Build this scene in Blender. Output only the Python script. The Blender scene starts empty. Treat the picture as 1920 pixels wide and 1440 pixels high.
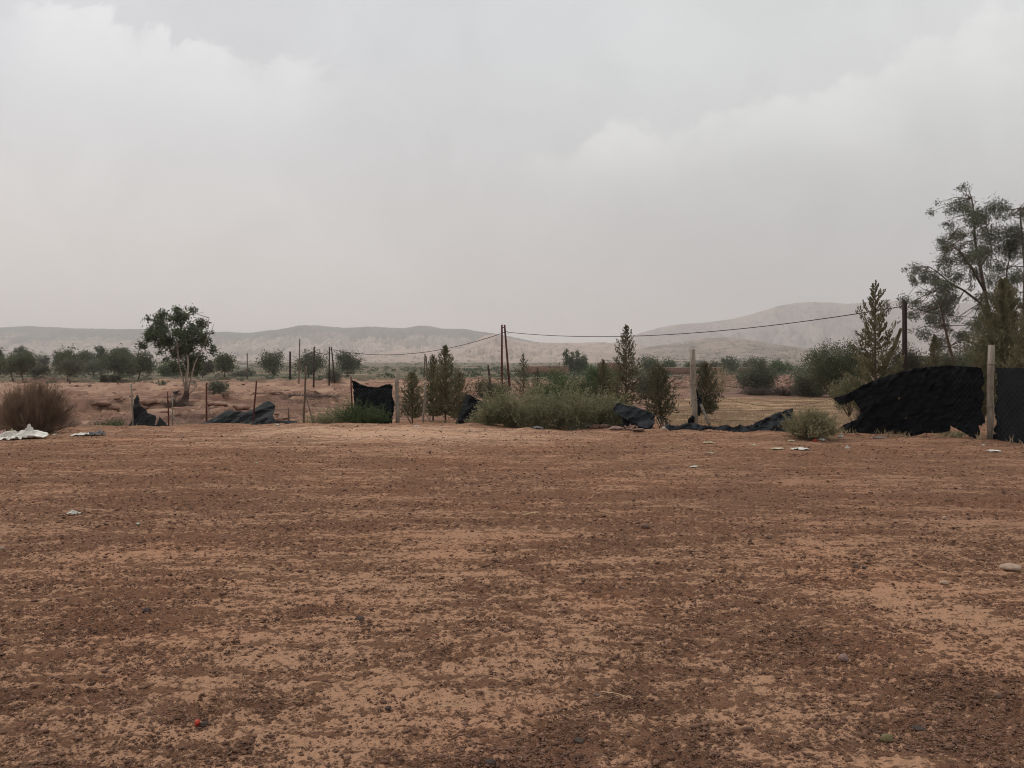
import bpy, math, numpy as np
C = bpy.context.scene
R = math.radians
# ------------------------------------------------------------------ camera, sky, sun, exposure
F, PX0, PYH, EYE = 1440.0, 960.0, 678.0, 1.6      # focal length in photo pixels, horizon row, eye height
cd = bpy.data.cameras.new('camera'); cam = bpy.data.objects.new('camera', cd); C.collection.objects.link(cam)
cam.location = (0, 0, EYE); cam.rotation_euler = (R(90), 0, 0)
cd.sensor_width = 36; cd.lens = 27; cd.shift_y = -42/1920; cd.clip_start = .05; cd.clip_end = 30000
C.camera = cam
C.view_settings.view_transform = 'Standard'; C.view_settings.look = 'None'
C.view_settings.exposure = 0.12; C.view_settings.gamma = 1
SUN_EL, SUN_AZ = 45, -48                            # sun high, from the left and a little in front
sd = bpy.data.lights.new('sun', 'SUN'); sun = bpy.data.objects.new('sun', sd); C.collection.objects.link(sun)
sd.energy = 1.5; sd.angle = R(10); sd.color = (1, .95, .88)
sun.rotation_euler = (R(90-SUN_EL), 0, R(180-(SUN_AZ)+0)) 
W = bpy.data.worlds.new('World'); C.world = W; W.use_nodes = True
nt = W.node_tree; nt.nodes.clear()
class G:
    """small node-graph helper"""
    def __init__(s, t): s.t = t
    def n(s, typ, **k):
        nd = s.t.nodes.new(typ)
        for a, v in k.items(): setattr(nd, a, v)
        return nd
    def put(s, sock, v):
        if hasattr(v, 'is_output'): s.t.links.new(v, sock)
        elif v is not None: sock.default_value = v
    def m(s, op, a, b=None, c=None, clamp=False):
        nd = s.n('ShaderNodeMath', operation=op, use_clamp=clamp)
        for i, v in enumerate((a, b, c)): s.put(nd.inputs[i], v)
        return nd.outputs[0]
    def noise(s, vec, scale, detail=4, rough=.55, dist=0.0, dim='3D'):
        nd = s.n('ShaderNodeTexNoise', noise_dimensions=dim)
        s.put(nd.inputs['Vector'], vec); nd.inputs['Scale'].default_value = scale
        nd.inputs['Detail'].default_value = detail; nd.inputs['Roughness'].default_value = rough
        nd.inputs['Distortion'].default_value = dist
        return nd.outputs['Fac']
    def mix(s, f, a, b, mode='MIX'):
        nd = s.n('ShaderNodeMix', data_type='RGBA', blend_type=mode)
        s.put(nd.inputs[0], f); s.put(nd.inputs[6], a); s.put(nd.inputs[7], b)
        return nd.outputs[2]
    def sm(s, v, a, b, lo=0.0, hi=1.0):
        nd = s.n('ShaderNodeMapRange', interpolation_type='SMOOTHSTEP')
        s.put(nd.inputs[0], v)
        for i, q in enumerate((a, b, lo, hi)): s.put(nd.inputs[i+1], q)
        return nd.outputs[0]
    def comb(s, x, y, z):
        nd = s.n('ShaderNodeCombineXYZ')
        for i, q in enumerate((x, y, z)): s.put(nd.inputs[i], q)
        return nd.outputs[0]
def c4(r, g, b): return (r, g, b, 1)
g = G(nt)
tc = g.n('ShaderNodeTexCoord').outputs['Generated']
sp = g.n('ShaderNodeSeparateXYZ'); g.put(sp.inputs[0], tc)
X, Y_, Z = sp.outputs
ya = g.m('MAXIMUM', g.m('ABSOLUTE', Y_), .15)
U = g.m('DIVIDE', X, ya); V = g.m('DIVIDE', Z, ya)
uv = g.comb(U, V, 0)
n1 = g.noise(uv, 3.2, 6, .55); n2 = g.noise(uv, 11, 7, .6); n3 = g.noise(uv, 1.3, 3, .5); n4 = g.noise(uv, 7.5, 7, .62, .6)
n1c = g.m('SUBTRACT', n1, .5); n2c = g.m('SUBTRACT', n2, .5)
# overcast veil: warm and bright near the horizon at the left, cooler and darker to the right
veil_h = g.mix(g.sm(U, -.7, .6), c4(.665, .625, .605), c4(.505, .492, .50))
veil_t = g.mix(g.sm(U, -.7, .7), c4(.64, .65, .68), c4(.70, .715, .71))
tt = g.m('ADD', g.sm(V, .03, .46), g.m('MULTIPLY', n1c, .32), clamp=True)
veil = g.mix(tt, veil_h, veil_t)
# darker grey bank in the right middle
bank = g.m('MULTIPLY', g.sm(g.m('ABSOLUTE', g.m('SUBTRACT', V, g.m('ADD', .16, g.m('MULTIPLY', n1c, .06)))), .15, 0.0), g.sm(U, -.1, .45))
veil = g.mix(g.m('MULTIPLY', bank, .30), veil, c4(.50, .50, .52))
# diagonal cumulus edge on the right
e1 = g.m('SUBTRACT', g.m('ADD', g.m('MULTIPLY', U, .30), g.m('ADD', .255, g.m('ADD', g.m('MULTIPLY', n2c, .11), g.m('MULTIPLY', n1c, .24)))), V)
b1 = g.m('MULTIPLY', g.m('MULTIPLY', g.sm(e1, -.003, .018), g.sm(e1, .13, .0)), g.m('MULTIPLY', g.sm(U, -.02, .12), g.sm(V, .12, .3)))
veil = g.mix(g.m('MULTIPLY', g.m('MULTIPLY', b1, g.sm(n2, .30, .62, .5, 1.0)), .52), veil, c4(.84, .84, .83))
# bright heap cloud on the left
vt = g.m('SUBTRACT', .452, g.m('MULTIPLY', g.m('MAXIMUM', g.m('ADD', U, .52), 0.0), .22))
vt = g.m('ADD', vt, g.m('ADD', g.m('MULTIPLY', g.m('SUBTRACT', n4, .5), .17), g.m('MULTIPLY', n2c, .05)))
e2 = g.m('SUBTRACT', vt, V)
b2 = g.m('MULTIPLY', g.m('MULTIPLY', g.sm(e2, -.002, .014), g.sm(e2, .17, .0)), g.m('MULTIPLY', g.sm(U, -.72, -.56), g.sm(g.m('ADD', U, g.m('MULTIPLY', n1c, .5)), -.16, -.36)))
b2 = g.m('MULTIPLY', b2, g.sm(n2, .32, .6, .55, 1.0))
veil = g.mix(g.m('MULTIPLY', b2, .55), veil, c4(.87, .88, .88))
veil = g.mix(1.0, veil, g.comb(*[g.m('MULTIPLY', g.sm(n3, .2, .8, .95, 1.05), g.sm(n4, .25, .75, .965, 1.035))]*3), 'MULTIPLY')
sky = g.n('ShaderNodeTexSky', sky_type='NISHITA', sun_disc=False)
sky.sun_elevation = R(SUN_EL); sky.sun_rotation = R(SUN_AZ); sky.air_density = 1.5; sky.dust_density = 4
bgs = g.n('ShaderNodeBackground'); g.put(bgs.inputs[0], sky.outputs[0]); bgs.inputs[1].default_value = .05
bgc = g.n('ShaderNodeBackground'); g.put(bgc.inputs[0], veil); bgc.inputs[1].default_value = 1.0
mx = g.n('ShaderNodeMixShader'); mx.inputs[0].default_value = .93
nt.links.new(bgs.outputs[0], mx.inputs[1]); nt.links.new(bgc.outputs[0], mx.inputs[2])
wo = g.n('ShaderNodeOutputWorld'); nt.links.new(mx.outputs[0], wo.inputs[0])
C.cycles.use_denoising = True; C.cycles.filter_width = 1.05
C.cycles.volume_bounces = 2; C.cycles.max_bounces = 6; C.cycles.diffuse_bounces = 3
C.cycles.transparent_max_bounces = 8
# sun lamp turned to the same direction as the sky's sun
import mathutils
_d = mathutils.Vector((math.sin(R(SUN_AZ))*math.cos(R(SUN_EL)), math.cos(R(SUN_AZ))*math.cos(R(SUN_EL)), math.sin(R(SUN_EL))))
sun.rotation_euler = _d.to_track_quat('Z', 'Y').to_euler()

# ------------------------------------------------------------------ helpers
rng = np.random.default_rng(7)
def _hash(ix, iy, seed):
    h = (ix.astype(np.int64)*374761393 + iy.astype(np.int64)*668265263 + seed*974711) & 0xffffffff
    h = ((h ^ (h >> 13))*1274126177) & 0xffffffff
    return (h ^ (h >> 16)) & 0xffffffff
def perlin(x, y, seed=0):
    x = np.asarray(x, float); y = np.asarray(y, float)
    x0 = np.floor(x); y0 = np.floor(y); fx = x-x0; fy = y-y0
    u = fx*fx*fx*(fx*(fx*6-15)+10); v = fy*fy*fy*(fy*(fy*6-15)+10)
    def gd(i, j):
        a = _hash(x0+i, y0+j, seed)*(2*np.pi/4294967296.0)
        return np.cos(a)*(fx-i)+np.sin(a)*(fy-j)
    return (gd(0,0)*(1-u)+gd(1,0)*u)*(1-v)+(gd(0,1)*(1-u)+gd(1,1)*u)*v
def fbm(x, y, oct=4, seed=0, gain=.5):
    s = 0; a = 1; f = 1
    for k in range(oct):
        s = s+a*perlin(x*f, y*f, seed+k*17); a *= gain; f *= 2.03
    return s*1.3
def sstep(v, a, b): t = np.clip((v-a)/(b-a), 0, 1); return t*t*(3-2*t)

_origin = {}
def link(o): C.collection.objects.link(o); return o
def thing(name, label, cat, loc, group=None):
    o = link(bpy.data.objects.new(name, None)); o.location = loc; o.empty_display_size = .1
    o['label'] = label; o['category'] = cat
    if group: o['group'] = group
    _origin[o] = np.array(loc, float)
    return o
def mk(name, V, faces, mat, parent=None, smooth=False, label=None, cat=None, group=None, kind=None, origin=None):
    """V (n,3) world points; faces: list of (m,k) index arrays -> ONE mesh object"""
    V = np.asarray(V, float)
    if parent is not None: og = _origin[parent]
    elif origin is not None: og = np.array(origin, float)
    else: og = np.array([0, 0, 0.])
    me = bpy.data.meshes.new(name)
    if not isinstance(faces, (list, tuple)): faces = [faces]
    faces = [f for f in faces if len(f)]
    me.vertices.add(len(V)); me.vertices.foreach_set('co', (V-og).astype(np.float32).ravel())
    loops = np.concatenate([f.ravel() for f in faces]).astype(np.int32)
    tot = np.concatenate([np.full(len(f), f.shape[1]) for f in faces]).astype(np.int32)
    st = np.concatenate([[0], np.cumsum(tot)[:-1]]).astype(np.int32)
    me.loops.add(len(loops)); me.loops.foreach_set('vertex_index', loops)
    me.polygons.add(len(tot)); me.polygons.foreach_set('loop_start', st); me.polygons.foreach_set('loop_total', tot)
    if smooth: me.polygons.foreach_set('use_smooth', np.ones(len(tot), bool))
    me.update(calc_edges=True)
    if mat: me.materials.append(mat)
    o = link(bpy.data.objects.new(name, me))
    if parent is not None:
        o.parent = parent; _origin[o] = og
    else:
        o.location = og
        _origin[o] = og
    for k, v in (('label', label), ('category', cat), ('group', group), ('kind', kind)):
        if v: o[k] = v
    return o
class MB:
    def __init__(s): s.V = []; s.F = {}; s.n = 0
    def add(s, V, Fs):
        for f in (Fs if isinstance(Fs, (list, tuple)) else [Fs]):
            s.F.setdefault(f.shape[1], []).append(f+s.n)
        s.V.append(V); s.n += len(V)
    def tube(s, pts, rad, n=6, cap=True):
        V, Fq = stems(np.array(pts, float)[None], np.array(rad, float)[None], n)
        s.add(V, Fq)
        if cap:
            K = len(pts)
            s.F.setdefault(n, []).append((s.n-len(V)+np.arange(n)[::-1])[None])
            s.F[n].append((s.n-len(V)+(K-1)*n+np.arange(n))[None])
    def box(s, c, d, rz=0):
        c = np.array(c, float); d = np.array(d, float)/2
        P = np.array([[x, y, z] for x in (-1, 1) for y in (-1, 1) for z in (-1, 1)])*d
        ca, sa = math.cos(rz), math.sin(rz)
        P = np.stack([P[:, 0]*ca-P[:, 1]*sa, P[:, 0]*sa+P[:, 1]*ca, P[:, 2]], 1)+c
        s.add(P, np.array([[0,1,3,2],[4,6,7,5],[0,4,5,1],[2,3,7,6],[0,2,6,4],[1,5,7,3]]))
    def build(s, name, mat, parent=None, **k):
        return mk(name, np.concatenate(s.V), [np.concatenate(f) for f in s.F.values()], mat, parent, **k)
def stems(P, rad, n=3):
    """P (N,K,3) polylines, rad (N,K): vectorised tapered tubes"""
    N, K, _ = P.shape
    T = np.gradient(P, axis=1); T /= np.linalg.norm(T, axis=2, keepdims=True)+1e-9
    ref = np.zeros_like(T); ref[..., 0] = 1; bad = np.abs(T[..., 0]) > .85; ref[bad] = (0, 1, 0)
    A = np.cross(T, ref); A /= np.linalg.norm(A, axis=2, keepdims=True)+1e-9
    B = np.cross(T, A)
    th = np.arange(n)*2*np.pi/n
    V = P[:, :, None, :]+rad[:, :, None, None]*(A[:, :, None, :]*np.cos(th)[None, None, :, None]+B[:, :, None, :]*np.sin(th)[None, None, :, None])
    idx = np.arange(N*K*n).reshape(N, K, n)
    a = idx[:, :-1, :]; b = np.roll(idx, -1, axis=2)[:, :-1, :]; c = np.roll(idx, -1, axis=2)[:, 1:, :]; d = idx[:, 1:, :]
    return V.reshape(-1, 3), np.stack([a, b, c, d], -1).reshape(-1, 4)
def cards(Cn, D, L, Wd, r=rng, off=0.0):
    """diamond leaves: base at Cn, pointing along D"""
    N = len(Cn); D = D/(np.linalg.norm(D, axis=1, keepdims=True)+1e-9)
    S = np.cross(D, r.normal(size=(N, 3))); S /= np.linalg.norm(S, axis=1, keepdims=True)+1e-9
    L = np.broadcast_to(L, (N,))[:, None]; Wd = np.broadcast_to(Wd, (N,))[:, None]
    Cn = Cn-D*L*off
    m = Cn+D*L*.45
    V = np.stack([Cn, m+S*Wd/2, Cn+D*L, m-S*Wd/2], 1).reshape(-1, 3)
    return V, np.arange(N*4).reshape(N, 4)
def rdir(n, r=rng):
    v = r.normal(size=(n, 3)); return v/np.linalg.norm(v, axis=1, keepdims=True)

# ------------------------------------------------------------------ terrain height
TY = np.array([0, 10, 14, 17, 20, 22, 25, 28, 35, 45, 60, 80, 110, 160, 250, 450, 800, 1400, 2600, 9000.])
TU = np.array([-.667, -.5, -.27, -.15, -.05, .1, .24, .4, .667])
_far = [-3.0, -3.0, -1.5, 4, 10]
TZ = np.array([
 [0, 0, 0, -.05, -.2, -.35, -.55, -.8, -1.05, -1.2, -1.4, -1.6, -1.85, -2.2, -2.7]+_far,
 [0, 0, .02, .05, -.1, -.3, -.6, -.82, -1.05, -1.2, -1.4, -1.6, -1.85, -2.2, -2.7]+_far,
 [0, 0, .02, .07, -.05, -.2, -.43, -.65, -.95, -1.15, -1.35, -1.55, -1.8, -2.15, -2.7]+_far,
 [0, 0, .02, .07, 0, -.22, -.47, -.6, -.85, -1.0, -1.25, -1.5, -1.75, -2.1, -2.6]+_far,
 [0, 0, .01, .02, -.06, -.22, -.4, -.5, -.7, -.9, -1.15, -1.4, -1.65, -2.0, -2.5]+_far,
 [0, 0, 0, 0, -.15, -.25, -.35, -.45, -.6, -.75, -.95, -1.15, -1.4, -1.7, -2.3]+_far,
 [0, 0, 0, 0, -.04, -.15, -.25, -.32, -.45, -.6, -.75, -.95, -1.15, -1.4, -2.0]+_far,
 [0, 0, 0, 0, -.1, -.18, -.25, -.32, -.45, -.6, -.75, -.9, -1.1, -1.3, -1.9]+_far,
 [0, 0, 0, -.03, -.1, -.18, -.25, -.32, -.45, -.6, -.75, -.9, -1.1, -1.3, -1.9]+_far])
def hz(x, y):
    """ground height without the clods"""
    x = np.asarray(x, float); y = np.asarray(y, float)
    yy = np.clip(y, .01, 8999); u = np.clip(x/np.maximum(yy, 2), TU[0], TU[-1]-1e-6)
    # smooth row lookup
    j = np.clip(np.searchsorted(TY, yy, side='right')-1, 0, len(TY)-2); fy = (yy-TY[j])/(TY[j+1]-TY[j])
    i = np.clip(np.searchsorted(TU, u, side='right')-1, 0, len(TU)-2); fx = (u-TU[i])/(TU[i+1]-TU[i])
    z = (TZ[i, j]*(1-fy)+TZ[i, j+1]*fy)*(1-fx)+(TZ[i+1, j]*(1-fy)+TZ[i+1, j+1]*fy)*fx
    z = z+.018*fbm(x*.5, y*.5, 3, 3)*sstep(y, -20, 2)                    # gentle swells
    z = z+.05*np.exp(-((x-.15)/.55)**2-((y-4.35)/.35)**2)               # low mound in the foreground
    z = z+.03*np.exp(-((x+2.3)/1.2)**2-((y-16.5)/1.0)**2)
    z = z+.075*fbm(x*.55, y*.8, 3, 57)*sstep(y, 15.5, 18)*(1-sstep(y, 22, 26))
    # gullies and little banks in the eroded field beyond the fence
    fld = sstep(y, 29, 36)*(1-sstep(y, 120, 200))*(1-sstep(x/np.maximum(y, 1), -.05, .05))
    n = fbm(x*.085+3, y*.24, 4, 11, .55); t = n*3.6
    ter = (np.floor(t)+sstep(t-np.floor(t), .40, .56))/3.6
    z = z+fld*(.95*ter+.12*fbm(x*.5, y*.9, 3, 23))
    rb = sstep(y, 60, 75)*(1-sstep(y, 150, 190))*sstep(x/np.maximum(y, 1), .12, .2)*(1-sstep(x/np.maximum(y,1), .42, .5))
    z = z+rb*(.35*np.abs(fbm(x*.25, y*.3, 4, 31)))
    z = z+3.0*fbm(x*.0012, y*.0012, 3, 41)*sstep(y, 500, 2500)
    return z
def at(px, py, Y): return np.array([(px-PX0)/F*Y, Y, EYE-(py-PYH)/F*Y])
def gnd(px, Y):
    x = (px-PX0)/F*Y; return np.array([x, Y, float(hz(x, Y))])
_yg = np.concatenate([np.linspace(2, 30, 1500), np.geomspace(30.05, 1500, 1500)])
def Yof(px, py):
    """depth at which the ground shows at this place of the photo"""
    p = PYH+F*(EYE-hz((px-PX0)/F*_yg, _yg))/_yg
    k = np.argmax(p <= py)
    return float(_yg[k])
YF_P = [200, 248, 387, 570, 745, 885, 1100, 1300, 1500, 1700, 1858, 1960]
YF_Y = [28, 27, 26, 25, 24, 21.5, 20, 19.5, 18, 16.8, 16, 14.4]
def YF(px): return np.interp(px, YF_P, YF_Y)
# ------------------------------------------------------------------ materials
def mat(name, base=(.5, .5, .5), rough=.9, spec=.2):
    m = bpy.data.materials.new(name); m.use_nodes = True
    t = m.node_tree; b = t.nodes['Principled BSDF']
    b.inputs['Base Color'].default_value = c4(*base); b.inputs['Roughness'].default_value = rough
    b.inputs['Specular IOR Level'].default_value = spec
    return m, G(t), b
def var_mat(name, a, b_, scale=6, rough=.9, bump=0, bscale=30, island=False, detail=4, stretch=None, contrast=(.3, .7), spec=.2, trans=0):
    m, g, b = mat(name, a, rough, spec)
    tc = g.n('ShaderNodeTexCoord').outputs['Object']
    if stretch:
        mp = g.n('ShaderNodeMapping'); g.put(mp.inputs[0], tc); mp.inputs['Scale'].default_value = stretch; tc = mp.outputs[0]
    f = g.sm(g.noise(tc, scale, detail), *contrast)
    if island:
        geo = g.n('ShaderNodeNewGeometry').outputs['Random Per Island']
        f = g.m('ADD', g.m('MULTIPLY', f, .5), g.m('MULTIPLY', geo, .5))
    g.put(b.inputs['Base Color'], g.mix(f, c4(*a), c4(*b_)))
    if bump:
        bp = g.n('ShaderNodeBump'); bp.inputs['Strength'].default_value = bump; bp.inputs['Distance'].default_value = .02
        g.put(bp.inputs['Height'], g.noise(tc, bscale, 5)); g.put(b.inputs['Normal'], bp.outputs[0])
    if trans:
        tr = g.n('ShaderNodeBsdfTranslucent'); g.put(tr.inputs[0], g.mix(f, c4(*[min(1, q*1.3) for q in a]), c4(*[min(1, q*1.3) for q in b_])))
        ms = g.n('ShaderNodeMixShader'); ms.inputs[0].default_value = trans
        out = [n for n in g.t.nodes if n.type == 'OUTPUT_MATERIAL'][0]
        g.t.links.new(b.outputs[0], ms.inputs[1]); g.t.links.new(tr.outputs[0], ms.inputs[2]); g.t.links.new(ms.outputs[0], out.inputs[0])
    return m
def leaf_mat(name, a, b_, trans=.22): return var_mat(name, a, b_, scale=1.2, island=True, rough=.75, contrast=(.35, .65), spec=.15, trans=trans)
M = {}
M['euc'] = leaf_mat('eucalyptus_leaf', (0.078, 0.088, 0.058), (0.165, 0.175, 0.128))
M['euc2'] = leaf_mat('eucalyptus_leaf_dark', (0.058, 0.075, 0.042), (0.125, 0.15, 0.09))
M['olive'] = leaf_mat('olive_leaf', (0.062, 0.075, 0.04), (0.14, 0.15, 0.09))
M['olive_grey'] = leaf_mat('grey_olive_leaf', (0.088, 0.096, 0.066), (0.155, 0.158, 0.112))
M['olive_brown'] = leaf_mat('brownish_leaf', (.068, .066, .042), (.115, .105, .066))
M['green'] = leaf_mat('fresh_leaf', (.060, .095, .038), (.105, .140, .060))
M['weed'] = leaf_mat('weed_leaf', (.130, .132, .065), (.30, .285, .18))
M['weed2'] = leaf_mat('dark_weed_leaf', (.045, .075, .028), (.10, .125, .058))
M['shrubtan'] = leaf_mat('pale_shrub_leaf', (.19, .175, .095), (.34, .30, .185))
M['con'] = leaf_mat('conifer_spray', (0.088, 0.086, 0.044), (0.215, 0.20, 0.118), .15)
M['con2'] = leaf_mat('conifer_spray_dark', (0.068, 0.066, 0.037), (0.165, 0.15, 0.09), .15)
M['farveg'] = leaf_mat('far_scrub_leaf', (.050, .068, .038), (.10, .115, .062), .1)
M['twig'] = var_mat('dry_twig', (.12, .078, .052), (.31, .215, .15), 4, island=True)
M['brush'] = var_mat('dead_brush', (.085, .062, .052), (.16, .125, .10), 4, island=True)
M['drygrass'] = var_mat('dry_grass', (.28, .21, .12), (.46, .37, .23), 2, island=True)
M['bark'] = var_mat('brown_bark', (.075, .05, .036), (.15, .105, .078), 12, bump=.6)
M['barkpale'] = var_mat('pale_bark', (.20, .155, .12), (.42, .36, .30), 5, bump=.4, stretch=(3, 3, .6))
M['barkdark'] = var_mat('scorched_bark', (.04, .024, .019), (.10, .05, .038), 5, bump=.6)
M['post'] = var_mat('weathered_post', (.20, .168, .135), (.35, .30, .24), 7, bump=.8, bscale=22, stretch=(4, 4, .5), rough=.95)
M['postd'] = var_mat('old_stake', (.10, .068, .05), (.21, .155, .12), 9, bump=.6, stretch=(3, 3, .6))
M['postg'] = var_mat('grey_stake', (.17, .145, .12), (.30, .26, .215), 9, bump=.6, stretch=(3, 3, .6))
M['rust'] = var_mat('rusted_steel', (.055, .018, .014), (.125, .042, .032), 3, rough=.7, bump=.2)
M['rustd'] = var_mat('dark_steel', (.022, .014, .013), (.05, .030, .026), 3, rough=.7)
M['cable'] = var_mat('black_cable', (.018, .016, .017), (.035, .03, .03), 20, rough=.6)
M['wire'] = var_mat('fence_wire', (.05, .035, .03), (.10, .075, .06), 10, rough=.6)
M['mesh'] = var_mat('galvanised_wire', (.035, .043, .05), (.08, .095, .11), 10, rough=.5)
M['stonep'] = var_mat('pale_stone', (.33, .23, .165), (.46, .35, .27), 14, bump=.5, bscale=60)
M['stoneb'] = var_mat('brown_stone', (.12, .075, .055), (.22, .15, .115), 14, bump=.5, bscale=60)
M['stoned'] = var_mat('dark_stone', (.045, .032, .028), (.10, .075, .062), 14, bump=.5, bscale=60)
M['stoneg'] = var_mat('mossy_stone', (.12, .10, .048), (.22, .18, .095), 14, bump=.5, bscale=60)
M['stonev'] = var_mat('mauve_stone', (.20, .12, .105), (.30, .20, .175), 14, bump=.5, bscale=60)
M['clay'] = var_mat('clay_block', (.16, .085, .062), (.33, .20, .145), 3, bump=.6, bscale=12)
M['clod'] = var_mat('soil_clod', (.085, .045, .032), (.23, .128, .086), 3, island=True, rough=1)  # kept darker than the soil: the clods' own shadow is in the colour
M['white'] = var_mat('dirty_white_plastic', (.50, .46, .39), (.70, .67, .61), 4, rough=.5, bump=.3)
M['cream'] = var_mat('yellowed_plastic', (.42, .35, .22), (.62, .55, .40), 5, rough=.6, bump=.3)
M['pink'] = var_mat('pink_plastic', (.50, .27, .24), (.66, .42, .38), 5, rough=.6)
M['palegreen'] = var_mat('pale_green_plastic', (.36, .46, .36), (.56, .63, .52), 6, rough=.5, bump=.3)
M['grey'] = var_mat('grey_plastic', (.13, .125, .13), (.25, .24, .245), 6, rough=.6, bump=.3)
M['redp'] = var_mat('red_plastic', (.42, .05, .03), (.52, .08, .05), 6, rough=.5)
M['brownbag'] = var_mat('brown_rag', (.14, .075, .055), (.26, .16, .12), 6, bump=.5)
M['mud'] = var_mat('mud_wall', (.17, .09, .065), (.25, .145, .105), 1.5, bump=.4)
M['mudtop'] = var_mat('wall_coping', (.42, .33, .26), (.52, .43, .35), 2)
M['lime'] = var_mat('limewash', (.55, .50, .45), (.70, .66, .60), .5)
M['dark'] = var_mat('dark_opening', (.03, .03, .03), (.05, .045, .04), 2)
M['straw'] = var_mat('straw', (.55, .43, .23), (.72, .60, .38), 20)
def net_mat(name, a, b_):
    m, g, b = mat(name, a, .8, .12)
    tc = g.n('ShaderNodeTexCoord').outputs['Object']
    f = g.sm(g.noise(tc, 1.6, 5, .6), .35, .75)
    g.put(b.inputs['Base Color'], g.mix(f, c4(*a), c4(*b_)))
    bp = g.n('ShaderNodeBump'); bp.inputs['Strength'].default_value = .7; bp.inputs['Distance'].default_value = .03
    mp = g.n('ShaderNodeMapping'); g.put(mp.inputs[0], tc); mp.inputs['Scale'].default_value = (1.2, 1.2, 5); mp.inputs['Rotation'].default_value = (0, .25, 0)
    g.put(bp.inputs['Height'], g.noise(mp.outputs[0], 4.5, 5, .65, .6)); g.put(b.inputs['Normal'], bp.outputs[0])
    tr = g.n('ShaderNodeBsdfTransparent'); ms = g.n('ShaderNodeMixShader'); ms.inputs[0].default_value = .02     # open weave of the cloth
    out = [n for n in g.t.nodes if n.type == 'OUTPUT_MATERIAL'][0]
    g.t.links.new(b.outputs[0], ms.inputs[1]); g.t.links.new(tr.outputs[0], ms.inputs[2]); g.t.links.new(ms.outputs[0], out.inputs[0])
    return m
M['net'] = net_mat('black_shade_net', (.0045, .0055, .007), (.011, .013, .016))
M['netg'] = net_mat('faded_shade_net', (.014, .016, .018), (.036, .040, .045))
# ground: colour comes from soil kinds laid out on the terrain, broken up by fine noise
def ground_mat():
    m, g, b = mat('red_earth', (.3, .2, .14), 1.0, .05)
    pos = g.n('ShaderNodeTexCoord').outputs['Object']
    at_ = lambda n: g.n('ShaderNodeAttribute', attribute_name=n)
    tint = at_('tint').outputs['Color']; tint2 = at_('tint_dark').outputs['Color']; loose = at_('loose').outputs['Fac']; far = at_('far').outputs['Fac']
    mp = g.n('ShaderNodeMapping'); g.put(mp.inputs[0], pos); mp.inputs['Scale'].default_value = (1, 1.35, 1)
    fine = g.noise(mp.outputs[0], 26, 6, .75); mid = g.noise(mp.outputs[0], 3.6, 6, .66, .5); mid2 = g.noise(mp.outputs[0], 11, 5, .65, .3)
    m2 = g.n('ShaderNodeMapping'); g.put(m2.inputs[0], pos); m2.inputs['Scale'].default_value = (1.1, 7.0, 1); m2.inputs['Rotation'].default_value = (0, 0, .05)
    streak = g.noise(m2.outputs[0], 1.25, 6, .68, .5)
    v = g.m('ADD', loose, g.m('ADD', g.m('ADD', g.m('MULTIPLY', g.m('SUBTRACT', mid, .5), 1.0), g.m('MULTIPLY', g.m('SUBTRACT', mid2, .5), 1.7)), g.m('ADD', g.m('MULTIPLY', g.m('SUBTRACT', fine, .5), 2.0), g.m('MULTIPLY', g.m('SUBTRACT', streak, .5), 1.6))))
    f = g.sm(v, .32, .70)
    col = g.mix(f, tint, tint2)
    red = g.sm(g.noise(pos, .55, 4, .6), .45, .7)
    col = g.mix(g.m('MULTIPLY', red, .35), col, g.mix(1.0, col, c4(1.12, .93, .86), 'MULTIPLY'))
    spk = g.noise(pos, 60, 3, .6)
    col = g.mix(g.m('MULTIPLY', g.sm(spk, .58, .74), .55), col, c4(.055, .032, .024))
    col = g.mix(g.m('MULTIPLY', g.sm(spk, .36, .24), .35), col, c4(.44, .29, .20))
    # coarse patches for the land far off
    fc = g.noise(pos, .022, 5, .6); col2 = g.mix(g.sm(fc, .42, .62), col, c4(.27, .175, .125)); col2 = g.mix(g.sm(g.noise(pos, .05, 4, .6), .5, .65), col2, c4(.075, .085, .05))
    col = g.mix(far, col, col2)
    g.put(b.inputs['Base Color'], col)
    bp = g.n('ShaderNodeBump'); bp.inputs['Strength'].default_value = .9; bp.inputs['Distance'].default_value = .022
    h = g.m('ADD', g.m('MULTIPLY', fine, g.m('ADD', .5, g.m('MULTIPLY', f, 1.2))), g.m('MULTIPLY', g.noise(pos, 75, 3, .7), .55))
    g.put(bp.inputs['Height'], h); g.put(b.inputs['Normal'], bp.outputs[0])
    return m
M['ground'] = ground_mat()
def loose_mask(x, y):
    a = fbm(x*.55+9, y*.62, 4, 51, .6); s = fbm(x*.28, y*1.9, 3, 61, .55)
    k = sstep(y, 4, 7)
    v = a*1.25*(1-.35*k)+s*(.45+.75*k)
    v = v-1.0*np.exp(-((x-.10)/.75)**2-((y-4.35)/.42)**2)-.5*np.exp(-((x+.5)/.5)**2-((y-3.55)/.3)**2)
    v = v+.5*sstep(y, 6, 9)*(1-sstep(y, 13.2, 16.2-np.clip(np.abs(x+1)/6, 0, 1)*1.2))*(.6+.4*sstep(-x, -2, 4))
    v = v-1.3*np.exp(-((x+2.6)/3.2)**2-((y-16.6)/1.5)**2)
    for x0, y0, dx, k in ((3, 10.2, .10, .0), (3, 10.9, .10, .0), (5, 7.6, .16, .01), (5, 8.25, .16, .01), (-4, 12.3, -.06, .004), (-2, 6.4, -.03, -.01)):
        v = v-.9*np.exp(-((y-y0+dx*(x-x0)+k*(x-x0)**2)/.10)**2)*sstep(x, x0-6, x0-1)*(.6+.4*fbm(x*.9, y, 2, 3))
    return .46+.20*v

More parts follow.
